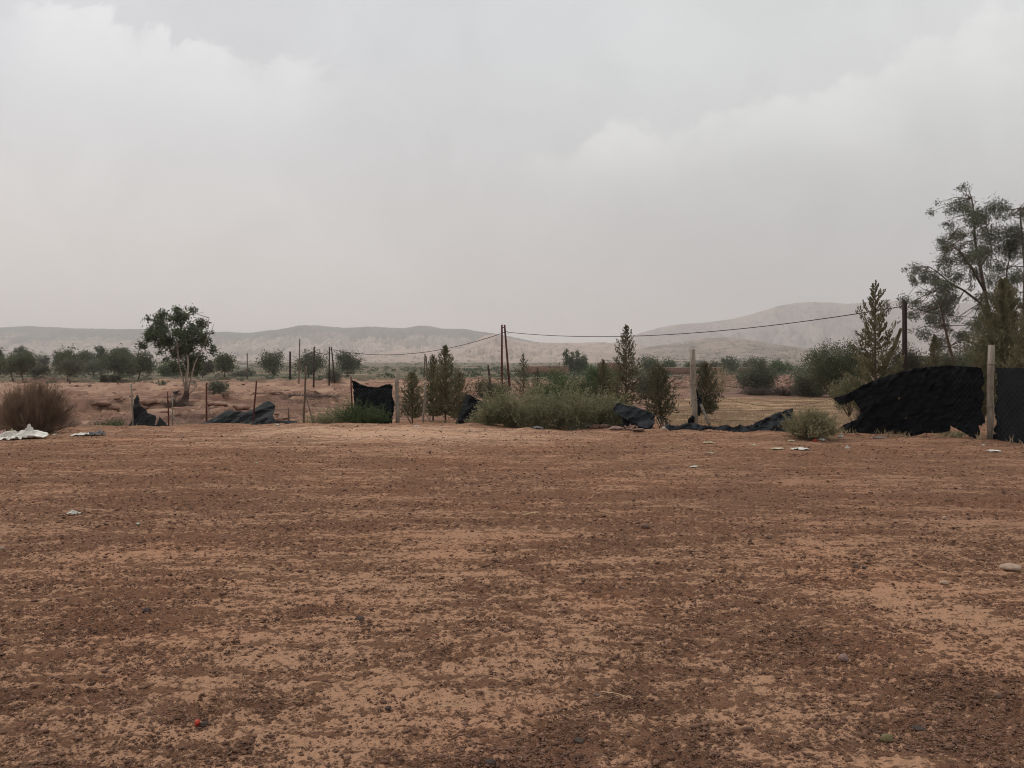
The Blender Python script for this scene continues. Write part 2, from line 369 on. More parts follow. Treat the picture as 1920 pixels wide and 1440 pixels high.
# ------------------------------------------------------------------ ground
def build_ground():
    cu = np.concatenate([[-60, -25, -10, -5, -3, -2, -1.5, -1.2], np.linspace(-1, 1, 1150), [1.2, 1.5, 2, 3, 5, 10, 25, 60]])
    ry = np.concatenate([[-80, -40, -15, -6, -2, 0, .9, 1.4], np.geomspace(1.8, 26, 820), np.geomspace(26.1, 160, 300)[0:], np.geomspace(163, 9000, 110)])
    Yg, Ug = np.meshgrid(ry, cu, indexing='ij')
    Xg = Ug*np.maximum(Yg, 2.2)
    x = Xg.ravel(); y = Yg.ravel()
    z = hz(x, y)
    lo = loose_mask(x, y)
    near = (1-sstep(y, 40, 60))*sstep(y, -3, 1)
    lsm = sstep(lo+.35*fbm(x*4, y*4, 2, 71), .35, .7)
    cl = fbm(x*16, y*16, 3, 81, .6)
    ct = fbm(x*38, y*38, 2, 91, .6)
    cl = cl*(1-sstep(y, 13, 21)); ct = ct*(1-sstep(y, 8, 13))
    z = z+near*(lsm*(.019*cl+.011*ct-.004)+(1-lsm)*(.008*cl+.005*ct)+.012*fbm(x*2.2, y*3.0, 2, 95)*(1-sstep(y, 22, 34)))
    z = z+.05*fbm(x*.9, y*.45, 3, 97)*sstep(y, 20, 27)*(1-sstep(y, 60, 90))
    # long faint wheel tracks
    tr = fbm(x*.12, y*1.6+.15*x, 2, 99); z = z+near*.012*tr*sstep(y, 5, 9)
    n = len(x)
    nearc = np.array([.418, .240, .150]); neard = np.array([.262, .136, .084])
    u = x/np.maximum(y, 1)
    tl = np.tile(nearc, (n, 1)); td = np.tile(neard, (n, 1))
    def blend(w, a, b):
        w = np.clip(w, 0, 1)[:, None]
        tl[:] = tl*(1-w)+np.array(a)*w; td[:] = td*(1-w)+np.array(b)*w
    # the trampled middle and right of the yard is one even brown
    blend(.38*sstep(y, 5.0, 8), (.33, .185, .116), (.262, .139, .087))
    blend(.62*sstep(y, 6.0, 8.5)*sstep(u, .08, .3), (.315, .178, .113), (.262, .142, .090))
    # pinkish dusty strip before the fence
    blend(np.exp(-((x+2.6)/3.6)**2-((y-17.0)/2.1)**2)*1.5, (.52, .325, .215), (.34, .205, .138))
    fld = sstep(y, 26, 32)
    pt = fbm(x*.05, y*.11, 4, 111)
    blend(fld, (.37, .235, .16), (.225, .13, .095))
    blend(fld*sstep(pt, .0, .3), (.25, .15, .115), (.13, .078, .06))
    # dry stubble at the right
    gr = sstep(y, 20, 22)*(1-sstep(y, 44+4*fbm(x*.2, y*.2, 2, 5), 54))*sstep(u, .17, .22)
    blend(gr, (.40, .265, .165), (.20, .12, .08))
    blend(sstep(y, 46, 52)*(1-sstep(y, 62, 70))*sstep(u, .2, .26), (.25, .155, .12), (.19, .115, .09))
    blend(sstep(y, 66, 74)*sstep(u, .12, .18)*(1-sstep(y, 170, 200)), (.40, .27, .22), (.22, .14, .115))
    # pale wash on the far left field and green margin below the trees
    blend(sstep(y, 62, 75)*(1-sstep(y, 108, 125))*(1-sstep(u, -.1, 0)), (.42, .27, .19), (.30, .18, .13))
    blend(sstep(y, 118+10*pt, 135)*.9, (.145, .125, .082), (.095, .088, .058))
    blend(sstep(y, 175, 230), (.12, .12, .075), (.085, .09, .055))
    far = sstep(y, 170, 260)
    lo2 = np.where(y > 26, .5+.75*fbm(x*.22, y*.55, 4, 121, .6), lo)
    nx, ny = len(cu), len(ry)
    idx = np.arange(n).reshape(ny, nx)
    Fq = np.stack([idx[:-1, :-1], idx[:-1, 1:], idx[1:, 1:], idx[1:, :-1]], -1).reshape(-1, 4)
    o = mk('ground', np.stack([x, y, z], 1), Fq, M['ground'], smooth=True, kind='structure')
    me = o.data
    for nm, arr in (('tint', tl), ('tint_dark', td)):
        a = me.attributes.new(nm, 'FLOAT_COLOR', 'POINT')
        a.data.foreach_set('color', np.concatenate([arr, np.ones((n, 1))], 1).astype(np.float32).ravel())
    for nm, arr in (('loose', lo2), ('far', far)):
        a = me.attributes.new(nm, 'FLOAT', 'POINT'); a.data.foreach_set('value', arr.astype(np.float32))
    return o
ground = build_ground()

# ------------------------------------------------------------------ hills
def hill_mat(name, a, b_, c_, s1, s2, top=None):
    m, g, b = mat(name, a, 1, .05)
    pos = g.n('ShaderNodeTexCoord').outputs['Object']
    mp = g.n('ShaderNodeMapping'); g.put(mp.inputs[0], pos); mp.inputs['Scale'].default_value = (1.6, .5, 1)
    f = g.sm(g.noise(mp.outputs[0], s1*1.3, 7, .68, .5), .42, .60); col = g.mix(f, c4(*a), c4(*b_))  # stretched darker streaks: gully scrub, and relief shading put into the colour
    if top:
        hgt = g.n('ShaderNodeAttribute', attribute_name='rel').outputs['Fac']
        w = g.sm(g.m('ADD', hgt, g.m('MULTIPLY', g.m('SUBTRACT', g.noise(pos, s1*1.5, 5, .6), .5), .9)), top[0], top[1])
        col = g.mix(w, col, c4(*c_))
    col = g.mix(g.m('MULTIPLY', g.sm(g.noise(pos, s2, 5, .7), .53, .64), .85), col, c4(*c_))
    g.put(b.inputs['Base Color'], col)
    return m
def hill(name, pts, Yc, Yf, Yb, m, rough=.27, nu=620, nv=70, seed=0, zb=2.0):
    pts = np.array(pts, float)
    px = np.linspace(pts[0, 0], pts[-1, 0], nu)
    # smooth silhouette
    fine = np.linspace(pts[0, 0], pts[-1, 0], 2000); pyf = np.interp(fine, pts[:, 0], pts[:, 1])
    w = 60; ker = np.hanning(w); ker /= ker.sum(); pyf = np.convolve(np.pad(pyf, w, mode='edge'), ker, 'same')[w:-w]
    py = np.interp(px, fine, pyf)+1.1*fbm(px*.02, px*0+seed, 4, seed)+.7*fbm(px*.13, px*0+seed, 3, seed+1)
    u = (px-PX0)/F
    zc = EYE+(PYH-py)/F*Yc
    v = np.concatenate([np.linspace(0, 1, nv), 1+np.linspace(.03, 1, 14)])
    Vg, Ug = np.meshgrid(v, u, indexing='ij'); Zc = np.broadcast_to(zc, Vg.shape)
    fr = np.clip(Vg, 0, 1); bk = np.clip(Vg-1, 0, 1)
    Y = np.where(Vg <= 1, Yf+(Yc-Yf)*fr, Yc+(Yb-Yc)*bk)
    Xw = Ug*Yc*(.35+.65*Y/Yc) if False else Ug*Yc
    rise = fr**1.45*(1-bk)**1.3
    hgt = np.maximum(Zc-zb, 4)
    s = 1/(.16*(Yc-Yf))
    rv = np.abs(fbm(Xw*s*2.3+.5*fbm(Xw*s, Y*s, 2, seed+5), Y*s*.6, 6, seed+3, .6))
    z = zb+hgt*(rise-rough*3.2*rv*np.sin(np.pi*np.clip(fr, 0, 1))**.8*(1-bk))
    z[0] = zb-25; 
    n = z.size; idx = np.arange(n).reshape(z.shape)
    Fq = np.stack([idx[:-1, :-1], idx[:-1, 1:], idx[1:, 1:], idx[1:, :-1]], -1).reshape(-1, 4)
    o = mk(name, np.stack([Xw.ravel(), Y.ravel(), z.ravel()], 1), Fq, m, smooth=True, kind='structure')
    a = o.data.attributes.new('rel', 'FLOAT', 'POINT'); a.data.foreach_set('value', rise.ravel().astype(np.float32))
    return (Xw, Y, z)
hmA = hill_mat('ridge_soil', (.44, .34, .285), (.27, .21, .18), (.075, .085, .07), .0025, .02, (.55, .85))
hmB = hill_mat('mountain_soil', (.31, .235, .21), (.19, .145, .135), (.10, .095, .085), .0016, .014, (.95, 1.5))
hmC = hill_mat('knoll_soil', (.42, .315, .262), (.33, .25, .205), (.10, .105, .07), .006, .045, (1.3, 1.9))
hmD = hill_mat('village_slope_soil', (.28, .21, .17), (.16, .13, .105), (.07, .08, .055), .007, .03, (1.0, 1.6))
RA = hill('hills', [(-500, 622), (-250, 620), (0, 614), (60, 611), (140, 616), (280, 617), (400, 622), (460, 624), (520, 618), (555, 611), (580, 609), (640, 615), (700, 612), (760, 616), (790, 609), (830, 616), (870, 617), (930, 626), (1000, 640), (1060, 650), (1150, 668)], 4300, 2500, 6000, hmA, seed=3, zb=3)
hill('hills', [(1010, 672), (1090, 660), (1160, 640), (1200, 624), (1260, 609), (1340, 603), (1400, 592), (1460, 573), (1520, 565), (1600, 570), (1650, 563), (1740, 566), (1850, 570), (1950, 565), (2200, 580), (2500, 600)], 4800, 2900, 6400, hmB, seed=13, zb=3)
KN = hill('hills', [(640, 674), (690, 667), (740, 656), (775, 654), (830, 657), (870, 654), (905, 630), (930, 625), (960, 636), (1000, 642), (1060, 643), (1120, 642), (1180, 645), (1240, 652), (1300, 662), (1380, 674)], 2700, 1500, 3500, hmC, rough=.14, seed=23, zb=1)
VS = hill('hills', [(1090, 676), (1150, 662), (1210, 652), (1270, 642), (1330, 634), (1365, 632), (1400, 637), (1460, 647), (1530, 656), (1620, 662), (1760, 668), (2000, 674)], 2200, 1100, 2900, hmD, rough=.08, seed=33, zb=0)

# ------------------------------------------------------------------ haze: dusty air round the whole scene
def build_haze():
    b = MB(); b.box((0, 3700, 170), (13000, 11600, 380+0))
    m = bpy.data.materials.new('dusty_air'); m.use_nodes = True; t = m.node_tree; t.nodes.clear()
    v = t.nodes.new('ShaderNodeVolumePrincipled'); v.inputs['Color'].default_value = c4(.93, .90, .89)
    v.inputs['Density'].default_value = .00020; v.inputs['Anisotropy'].default_value = .1
    out = t.nodes.new('ShaderNodeOutputMaterial'); t.links.new(v.outputs[0], out.inputs['Volume'])
    b.build('haze', m, kind='stuff', label='pale dusty haze over the plain')
build_haze()

# ------------------------------------------------------------------ plants
def crown_from_clumps(cl, n_leaf, L, Wd, droop=.0, seed=0, fill=.75, upw=0.0, per=9):
    """cl: (k,4+) arrays of x,y,z,r; leaves sit in tufts inside every clump"""
    r = np.random.default_rng(seed); cl = np.array(cl, float)
    w = cl[:, 3]**2.2; w /= w.sum()
    ks = r.choice(len(cl), size=max(8, n_leaf//per), p=w)
    d = rdir(len(ks), r)*(r.random(len(ks))**.45)[:, None]; d[:, 2] *= .85
    tuft = cl[ks, :3]+d*cl[ks, 3:4]
    rep = np.repeat(np.arange(len(ks)), per)
    ts = (.16*cl[ks, 3]*fill+.4*L)[rep][:, None]
    P = tuft[rep]+r.normal(size=(len(rep), 3))*ts
    D = rdir(len(rep), r)+d[rep]*.5; D[:, 2] += upw-droop
    return cards(P, D, L*r.uniform(.6, 1.3, len(rep)), Wd*r.uniform(.7, 1.3, len(rep)), r, .5)
def round_tree(name, label, px, base_py, x0, x1, y0, y1, lm, cat='tree', group=None, seed=0, stemmed=True, Y=None, dens=1.0, leafpx=2.6, bark='bark', lumps=13, rough=.38, multi=False):
    """a tree or bush whose crown spans x0..x1, y0..y1 in photo pixels at the depth of its foot"""
    r = np.random.default_rng(seed+100)
    if Y is None: Y = Yof(px, base_py)
    b = gnd(px, Y); k = Y/F
    t = thing(name, label, cat, b, group)
    cx, cz = ((x0+x1)/2-PX0)*k, EYE-((y0+y1)/2-PYH)*k
    rx, rz = (x1-x0)/2*k, (y1-y0)/2*k
    cen = np.array([cx, Y, cz])
    cl = []
    for i in range(lumps):
        d = rdir(1, r)[0]*r.uniform(.5, .88); q = r.uniform(rough*.5, rough*1.6)
        cl.append([cx+d[0]*rx*.92, Y+d[1]*rx*.9, cz+d[2]*rz*.9, q*min(rx, rz*1.4)*1.15])
    cl.append([cx, Y, cz, .6*min(rx, rz)]); cl.append([cx-.3*rx, Y, cz-.1*rz, .5*min(rx, rz)]); cl.append([cx+.3*rx, Y, cz-.1*rz, .5*min(rx, rz)])
    cl = np.array(cl)
    area = (x1-x0)*(y1-y0)*.8
    n = int(np.clip(area*2.3*dens*(2.6/leafpx)**2, 250, 32000))
    V, Fc = crown_from_clumps(cl, n, leafpx*k*1.35, leafpx*k*.62, seed=seed, droop=.1)
    mk('crown', V, Fc, M[lm], t)
    mb = MB(); tr = max(.028*(2*rz), .025)
    if stemmed:
        nf = 1 if not multi else 3
        fork = b+np.array([0, 0, .0])+(cen-b)*.42+r.normal(size=3)*.03
        mb.tube([b+(0, 0, -.12), b*.55+fork*.45+(r.normal()*tr*.6, 0, 0), fork], [tr*1.35, tr, tr*.85], 7)
        top = fork
    else:
        top = b+np.array([0, 0, -.03])
    for i in range(9 if stemmed else 14):
        e = cl[r.integers(len(cl)), :3]
        mid = top*.5+e*.5+r.normal(size=3)*rx*.07; mid[2] += .06*rz
        mb.tube([top, mid, e], [tr*.6, tr*.38, tr*.12], 5)
    mb.build('trunk' if stemmed else 'stem', M[bark], t, smooth=True)
    return t
# --- the row of trees beyond the left field
gL = 'trees in the row beyond the eroded field'
def RT(*a, **k): return round_tree(*a, group=gL, **k)
RT('olive_tree', 'greyish olive tree with two slim trunks, nearest the left edge of the tree row', 43, 716, 10, 72, 666, 704, 'olive', seed=1)
RT('olive_tree', 'dark trunked olive tree half hidden behind the nearest olive at the far left', 25, 713, -12, 34, 660, 702, 'olive', seed=2)
RT('olive_tree', 'small slender trunked grey olive standing forward of the left tree row', 131, 721, 108, 154, 672, 704, 'olive_grey', seed=3)
RT('olive_tree', 'dark olive tree close behind the small forward grey olive', 127, 713, 94, 152, 655, 701, 'olive', seed=4)
RT('olive_tree', 'pale thin crowned olive between the small forward olive and the bushy dark olive', 175, 709, 155, 196, 672, 702, 'olive_grey', seed=5)
RT('olive_tree', 'bushy dark olive with forked trunk right of the pale thin olive', 225, 712, 194, 256, 662, 705, 'olive', seed=6)
RT('olive_tree', 'round dark olive with short trunk left of the tall eucalyptus', 259, 712, 243, 292, 658, 704, 'olive', seed=7)
RT('eucalyptus_tree', 'tall dark eucalyptus with open crown behind the left olives', 190, 704, 172, 210, 640, 700, 'euc2', seed=8, lumps=20, rough=.24, dens=.7, leafpx=2.4)
RT('eucalyptus_tree', 'dark eucalyptus with pointed crown behind the bushy olive', 230, 704, 208, 246, 638, 690, 'euc2', seed=9, lumps=18, rough=.24, dens=.75, leafpx=2.4)
RT('eucalyptus_tree', 'hazy eucalyptus with a peaked top behind the leftmost olives', 40, 703, 22, 62, 646, 692, 'euc2', seed=10, lumps=18, rough=.25, dens=.75, leafpx=2.4)
RT('eucalyptus_tree', 'thin hazy small eucalyptus alone between two groups of olives', 83, 703, 71, 94, 659, 694, 'euc', seed=11, lumps=12, dens=.7, leafpx=2.2)
RT('eucalyptus_tree', 'eucalyptus cut by the left edge of the view', -6, 706, -24, 8, 636, 700, 'euc2', seed=12, lumps=14, rough=.25, dens=.7)
RT('olive_tree', 'low broad tree filling the gap behind the pale thin olive', 155, 705, 138, 180, 656, 700, 'olive', seed=13)
RT('olive_tree', 'low grey bushy tree between the leftmost olives and the small forward olive', 80, 708, 56, 104, 680, 706, 'olive_grey', seed=14)
RT('olive_tree', 'dim low olive filling the row between the bushy dark olive and the round dark olive', 243, 707, 228, 262, 668, 703, 'olive_brown', seed=25)
RT('eucalyptus_tree', 'ragged topped eucalyptus behind the dark olive of the small forward olive', 112, 703, 95, 130, 650, 700, 'euc2', seed=26, lumps=16, rough=.25, dens=.8)
RT('eucalyptus_tree', 'narrow hazy eucalyptus just left of the tall dark eucalyptus', 166, 703, 154, 178, 652, 698, 'euc', seed=27, lumps=12, rough=.28, dens=.8)
RT('carob_tree', 'bright green low tree just left of the tall eucalyptus trunks', 318, 706, 292, 345, 678, 707, 'green', seed=15)
RT('olive_tree', 'brownish low tree just right of the tall eucalyptus trunks', 380, 708, 364, 402, 670, 706, 'olive_brown', seed=16)
RT('olive_tree', 'neat round olive with bare trunk right of the tall eucalyptus', 421, 708, 397, 451, 660, 700, 'olive', seed=17)
RT('olive_tree', 'olive with two-humped crown left of the solitary utility poles', 511, 708, 488, 537, 661, 700, 'olive', seed=18)
RT('olive_tree', 'wide dark olive crossed by two thin poles', 578, 708, 547, 609, 655, 700, 'olive', seed=19)
RT('olive_tree', 'round olive right of the leaning pair of poles', 650, 707, 628, 680, 661, 701, 'olive', seed=20)
round_tree('bush', 'grey green bush at the foot of the far leaning pair of poles', 624, 716, 607, 643, 692, 716, 'olive_grey', 'bush', seed=21, stemmed=False)
round_tree('bush', 'rounded olive green bush standing alone in the eroded field', 412, 738, 390, 432, 711, 738, 'olive_grey', 'bush', seed=22, stemmed=False)
RT('bush', 'long low bush at the foot of the olives on the far left', 205, 714, 178, 232, 705, 716, 'olive_brown', seed=23, stemmed=False)
RT('bush', 'low scrub right of the neat round olive', 455, 706, 430, 482, 694, 706, 'olive_grey', seed=24, stemmed=False)
# --- bushes and trees on the right and in the middle
gR = 'bushes beyond the torn fence'
def RB(*a, **k): return round_tree(*a, group=gR, **k)
RB('bush', 'large dense dark green bush left of the tall conifer at the right', 1560, 746, 1500, 1622, 634, 748, 'olive', 'bush', seed=31, stemmed=False, lumps=30, rough=.3, dens=1.1, leafpx=2.3)
RB('bush', 'grey green lower bush against the left flank of the large dark bush', 1512, 744, 1482, 1545, 700, 746, 'olive_grey', 'bush', seed=32, stemmed=False)
RB('bush', 'pale grey green round shrub alone before the pink rubble', 1417, 738, 1380, 1456, 674, 738, 'olive_grey', 'bush', seed=33, stemmed=False, lumps=24)
RB('bush', 'brownish bush behind the dark double pole', 1700, 745, 1660, 1745, 646, 745, 'olive_brown', 'bush', seed=34, stemmed=False, lumps=24)
RB('bush', 'dull green bush behind the net below the large eucalyptus', 1800, 745, 1745, 1850, 648, 745, 'olive', 'bush', seed=35, stemmed=False, lumps=24)
RB('bush', 'yellowish small bush peeping over the left end of the big black net', 1592, 760, 1560, 1625, 712, 765, 'weed', 'bush', seed=36, stemmed=False, Y=26)
RB('pepper_tree', 'feathery green tree behind the weeds, left of the conifer by the cable', 1110, 760, 1075, 1165, 682, 765, 'green', 'tree', seed=37, stemmed=False, Y=38, lumps=26)
RB('pepper_tree', 'feathery green tree behind the weeds and right of the leaning rust pole', 1040, 760, 1000, 1085, 694, 768, 'green', 'tree', seed=38, stemmed=False, Y=42, lumps=24)
RB('bush', 'pale green bush hugging the right side of the conifer by the cable', 1205, 745, 1180, 1240, 690, 750, 'olive_grey', 'bush', seed=39, stemmed=False, Y=46)
RB('bush', 'dull bush between the upright conifers and the weeds', 925, 745, 885, 960, 716, 760, 'olive_brown', 'bush', seed=40, stemmed=False, Y=40)
RB('bush', 'dark green bush beneath the trunk of the large eucalyptus', 1862, 745, 1815, 1905, 612, 745, 'olive', 'bush', seed=141, stemmed=False, lumps=26, Y=38)
RB('bush', 'dark green bush at the right edge behind the netting', 1925, 745, 1885, 1990, 600, 745, 'olive', 'bush', seed=142, stemmed=False, lumps=26, Y=36)
RB('bush', 'tan green bush just left of the foot of the large eucalyptus', 1765, 745, 1728, 1800, 662, 745, 'olive_brown', 'bush', seed=143, stemmed=False, lumps=22, Y=39)
gF = 'far round trees near the mud walls'
def FT(*a, **k): return round_tree(*a, group=gF, **k)
FT('carob_tree', 'dark green broad tree far off right of the conifer by the cable', 1216, 701, 1197, 1240, 670, 699, 'euc2', seed=41)
FT('carob_tree', 'dark far tree with peaked crown left of the leaning grey post', 1258, 699, 1240, 1274, 674, 697, 'euc2', seed=42)
FT('carob_tree', 'small far tree touching the left side of the leaning grey post', 1290, 698, 1283, 1299, 679, 697, 'euc2', seed=43)
FT('carob_tree', 'small far tree just right of the leaning grey post', 1313, 698, 1303, 1324, 677, 697, 'euc2', seed=44)
FT('carob_tree', 'dark far tree above the tan wispy shrub', 1370, 698, 1352, 1391, 673, 698, 'euc2', seed=45)
FT('carob_tree', 'wide far tree behind the pale round shrub', 1408, 697, 1388, 1440, 671, 697, 'olive', seed=46)
FT('carob_tree', 'low bright far tree left of the large dark bush', 1465, 700, 1444, 1492, 676, 700, 'green', seed=47)
FT('carob_tree', 'hazy brownish far tree between two small dark far trees', 1340, 697, 1328, 1352, 677, 696, 'olive_brown', seed=48)

def spire_group():
    for i, (px, top, w, lab) in enumerate([(1062, 653, 14, 'leftmost and tallest cypress of the far clump'), (1073, 658, 13, 'second cypress from the left in the far clump'), (1084, 654, 13, 'third cypress from the left in the far clump'), (1096, 664, 13, 'lowest rightmost cypress of the far clump')]):
        Y = 240.; k = Y/F; b = gnd(px, Y); t = thing('cypress_tree', lab, 'tree', b, 'cypress clump in the distance')
        r = np.random.default_rng(300+i); base = 692; cl = []
        for s in np.linspace(0, 1, 12):
            cl.append([(px-PX0+(.5-s)*3+r.normal())*k, Y+r.normal()*.6, EYE-(base+(top-base)*s-PYH)*k, (w*.5*(1-s)**.6+1.2)*k])
        V, Fc = crown_from_clumps(cl, 1500, .5, .22, seed=i, upw=.9); mk('crown', V, Fc, M['euc2'], t)
        mb = MB(); mb.tube([b-(0, 0, .2), [b[0], Y, EYE-(top+6-PYH)*k]], [.18, .03], 5); mb.build('trunk', M['bark'], t)
spire_group()

def conifer(name, label, px, top_py, base_py, wpx, Y, lm='con', nb=90, ns=26, seed=0, low=.08, lean=0, spray=1.0, tight=.35, side=None, up=.8, shape=.85, group='young conifers behind the fence'):
    r = np.random.default_rng(seed+500); k = Y/F
    b = gnd(px, Y); top = at(px+lean, top_py, Y); H = top[2]-b[2]; Rm = wpx/2*k
    t = thing(name, label, 'tree', b, group)
    axis = lambda s: b+(top-b)*np.asarray(s)[..., None]
    mb = MB(); mb.tube([b-(0, 0, .1)]+[axis(s)+np.array([r.normal()*.01*H*.3, 0, 0]) for s in (.3, .6)]+[top], [.018*H*.6+.008, .009*H+.004, .005*H+.002, .002], 6)
    tb = low+(1-low)*(np.arange(nb)+r.random(nb))/nb; tb = tb**1.05
    az = np.arange(nb)*2.39996+r.normal(size=nb)*.3
    prof = np.clip((1-tb), .03, 1)**shape*np.clip(.80+.20*(tb-low)/.12, 0, 1)
    ln = Rm*prof*r.uniform(.55, 1.25, nb)*1.05
    out = np.stack([np.cos(az), np.sin(az), np.zeros(nb)], 1)
    K = 5; s = np.linspace(0, 1, K)
    P = axis(tb)[:, None, :]+out[:, None, :]*(ln[:, None]*s[None])[..., None]
    P[..., 2] += ln[:, None]*(up*.35*s+up*.75*s**2)[None]*(.25+.85*np.clip(tb*1.6, 0, 1))[:, None]
    P[:, 1:] += r.normal(size=(nb, K-1, 3))*.05*ln[:, None, None]
    rad = np.maximum(.012*(1-tb)*H*.3, .0025)[:, None]*(1-.8*s)[None]
    if side:
        for (s0, pts) in side:
            mb.tube([axis(s0)]+[at(qx, qy, Y) for qx, qy in pts], [.03]+[.02*(1-i/len(pts))+.004 for i in range(len(pts))], 5)
    V, Fq = stems(P, rad, 4); mb.add(V, Fq)
    ns = int(ns*1.15)
    mb.build('trunk', M['bark'], t, smooth=True)
    # sprays of needles
    n = nb*ns; bi = np.repeat(np.arange(nb), ns); q = r.random(n)**.75
    x = q*(K-1); i0 = np.clip(x.astype(int), 0, K-2); fr = (x-i0)[:, None]
    pos = P[bi, i0]*(1-fr)+P[bi, i0+1]*fr
    tan = P[bi, i0+1]-P[bi, i0]; tan /= np.linalg.norm(tan, axis=1, keepdims=True)+1e-9
    D = tan+rdir(n, r)*tight*2.1; D[:, 2] += .3
    L = (.035*H*.55+.06)*1.25*spray*r.uniform(.55, 1.25, n)*(.38+.62*(1-tb[bi]))*.95
    pos = pos+rdir(n, r)*(ln[bi]*.10+.005)[:, None]
    Vs = [cards(pos, D, L, L*.30+.004, r)]
    # leader
    m2 = 60; ss = r.uniform(.55, 1.0, m2*4); pp = axis(ss); dd = rdir(len(ss), r)*.6; dd[:, 2] += .9
    Vs.append(cards(pp, dd, .05*H*.4*spray*r.uniform(.6, 1.2, len(ss)), .02, r))
    if side:
        for (s0, pts) in side:
            pl = np.array([axis(s0)]+[at(qx, qy, Y) for qx, qy in pts])
            m3 = 2200; w = r.uniform(.05, 1, m3)*(len(pl)-1); j = np.clip(w.astype(int), 0, len(pl)-2); f3 = (w-j)[:, None]
            pp = pl[j]*(1-f3)+pl[j+1]*f3; tn = pl[j+1]-pl[j]; tn /= np.linalg.norm(tn, axis=1, keepdims=True)
            dd = tn*.9+rdir(m3, r)*.7; dd[:, 2] += .5
            Vs.append(cards(pp+rdir(m3, r)*.03, dd, .17*spray*r.uniform(.5, 1.1, m3)*(1.15-w/len(pl)), .035, r))
    off = 0; VV = []; FF = []
    for v, f in Vs: VV.append(v); FF.append(f+off); off += len(v)
    mk('crown', np.concatenate(VV), np.concatenate(FF), M[lm], t)
    return t
conifer('conifer_tree', 'tall slim conifer in front of the sagging cable, right of the weeds', 1174, 612, 790, 86, 29, nb=130, ns=34, seed=1, low=.12, shape=.75, lm='con2', spray=1.0, tight=.3)
conifer('conifer_tree', 'tallest layered conifer with one long side branch, beside the dark double pole', 1641, 533, 790, 116, 24, nb=84, ns=95, seed=2, low=.04, shape=.68, spray=.92, tight=.20, up=.9, side=[(.36, [(1655, 700), (1668, 670), (1680, 642), (1689, 618)])])
conifer('conifer_tree', 'short dark egg shaped conifer right of the fallen grey net', 1238, 690, 798, 70, 22, nb=130, ns=40, seed=3, low=.10, shape=.5, lm='con2', spray=1.0, up=1.0)
conifer('conifer_tree', 'dark conifer partly hidden behind the leaning grey post', 1323, 684, 798, 58, 23, nb=130, ns=38, seed=4, low=.10, shape=.5, lm='con2', up=1.1)
conifer('conifer_tree', 'tallest feathery conifer of the group right of the middle fence post', 835, 650, 795, 70, 26, nb=150, ns=34, seed=5, low=.09, shape=.7, up=.9)
conifer('conifer_tree', 'narrow feathery conifer touching the left side of the tallest in the middle group', 812, 668, 795, 54, 26.6, nb=130, ns=30, seed=6, low=.09, shape=.65, up=.9)
conifer('conifer_tree', 'low bushy conifer at the right of the middle group beside the black net scrap', 862, 700, 795, 60, 25.4, nb=120, ns=30, seed=7, low=.09, shape=.6, up=.9)
conifer('conifer_tree', 'short conifer standing just right of the middle fence post', 773, 700, 798, 62, 25, nb=130, ns=32, seed=8, low=.14, shape=.6, up=.9)
conifer('conifer_tree', 'brownish sparse conifer behind the weeds, right of the leaning rust pole', 981, 664, 760, 56, 45, nb=80, ns=30, seed=9, low=.1, shape=.9, lm='con2')
conifer('conifer_tree', 'small brownish conifer just right of the sparse one behind the weeds', 1008, 690, 760, 34, 44, nb=60, ns=26, seed=10, low=.1, lm='con2')
conifer('conifer_tree', 'dark brownish conifer close left of the tall slim conifer', 1131, 676, 785, 62, 31, nb=120, ns=30, seed=11, low=.1, shape=.8, lm='con2')
conifer('conifer_tree', 'small green conifer rising behind the big net below the large eucalyptus', 1752, 628, 780, 60, 26, nb=110, ns=36, seed=12, low=.1, shape=.85)
conifer('conifer_tree', 'broad dense conifer behind the tall grey post at the right', 1882, 528, 790, 150, 23, nb=230, ns=80, seed=13, low=.08, shape=.72, up=1.0, spray=.9)
conifer('conifer_tree', 'dense conifer at the right edge above the dark netting', 1932, 590, 790, 110, 20, nb=200, ns=50, seed=14, low=.08, shape=.7, up=1.0, spray=.9)
conifer('conifer_tree', 'small weak conifer in the green behind the lower right net', 1845, 640, 790, 70, 22, nb=120, ns=40, seed=15, low=.1, shape=.6, up=1.0)

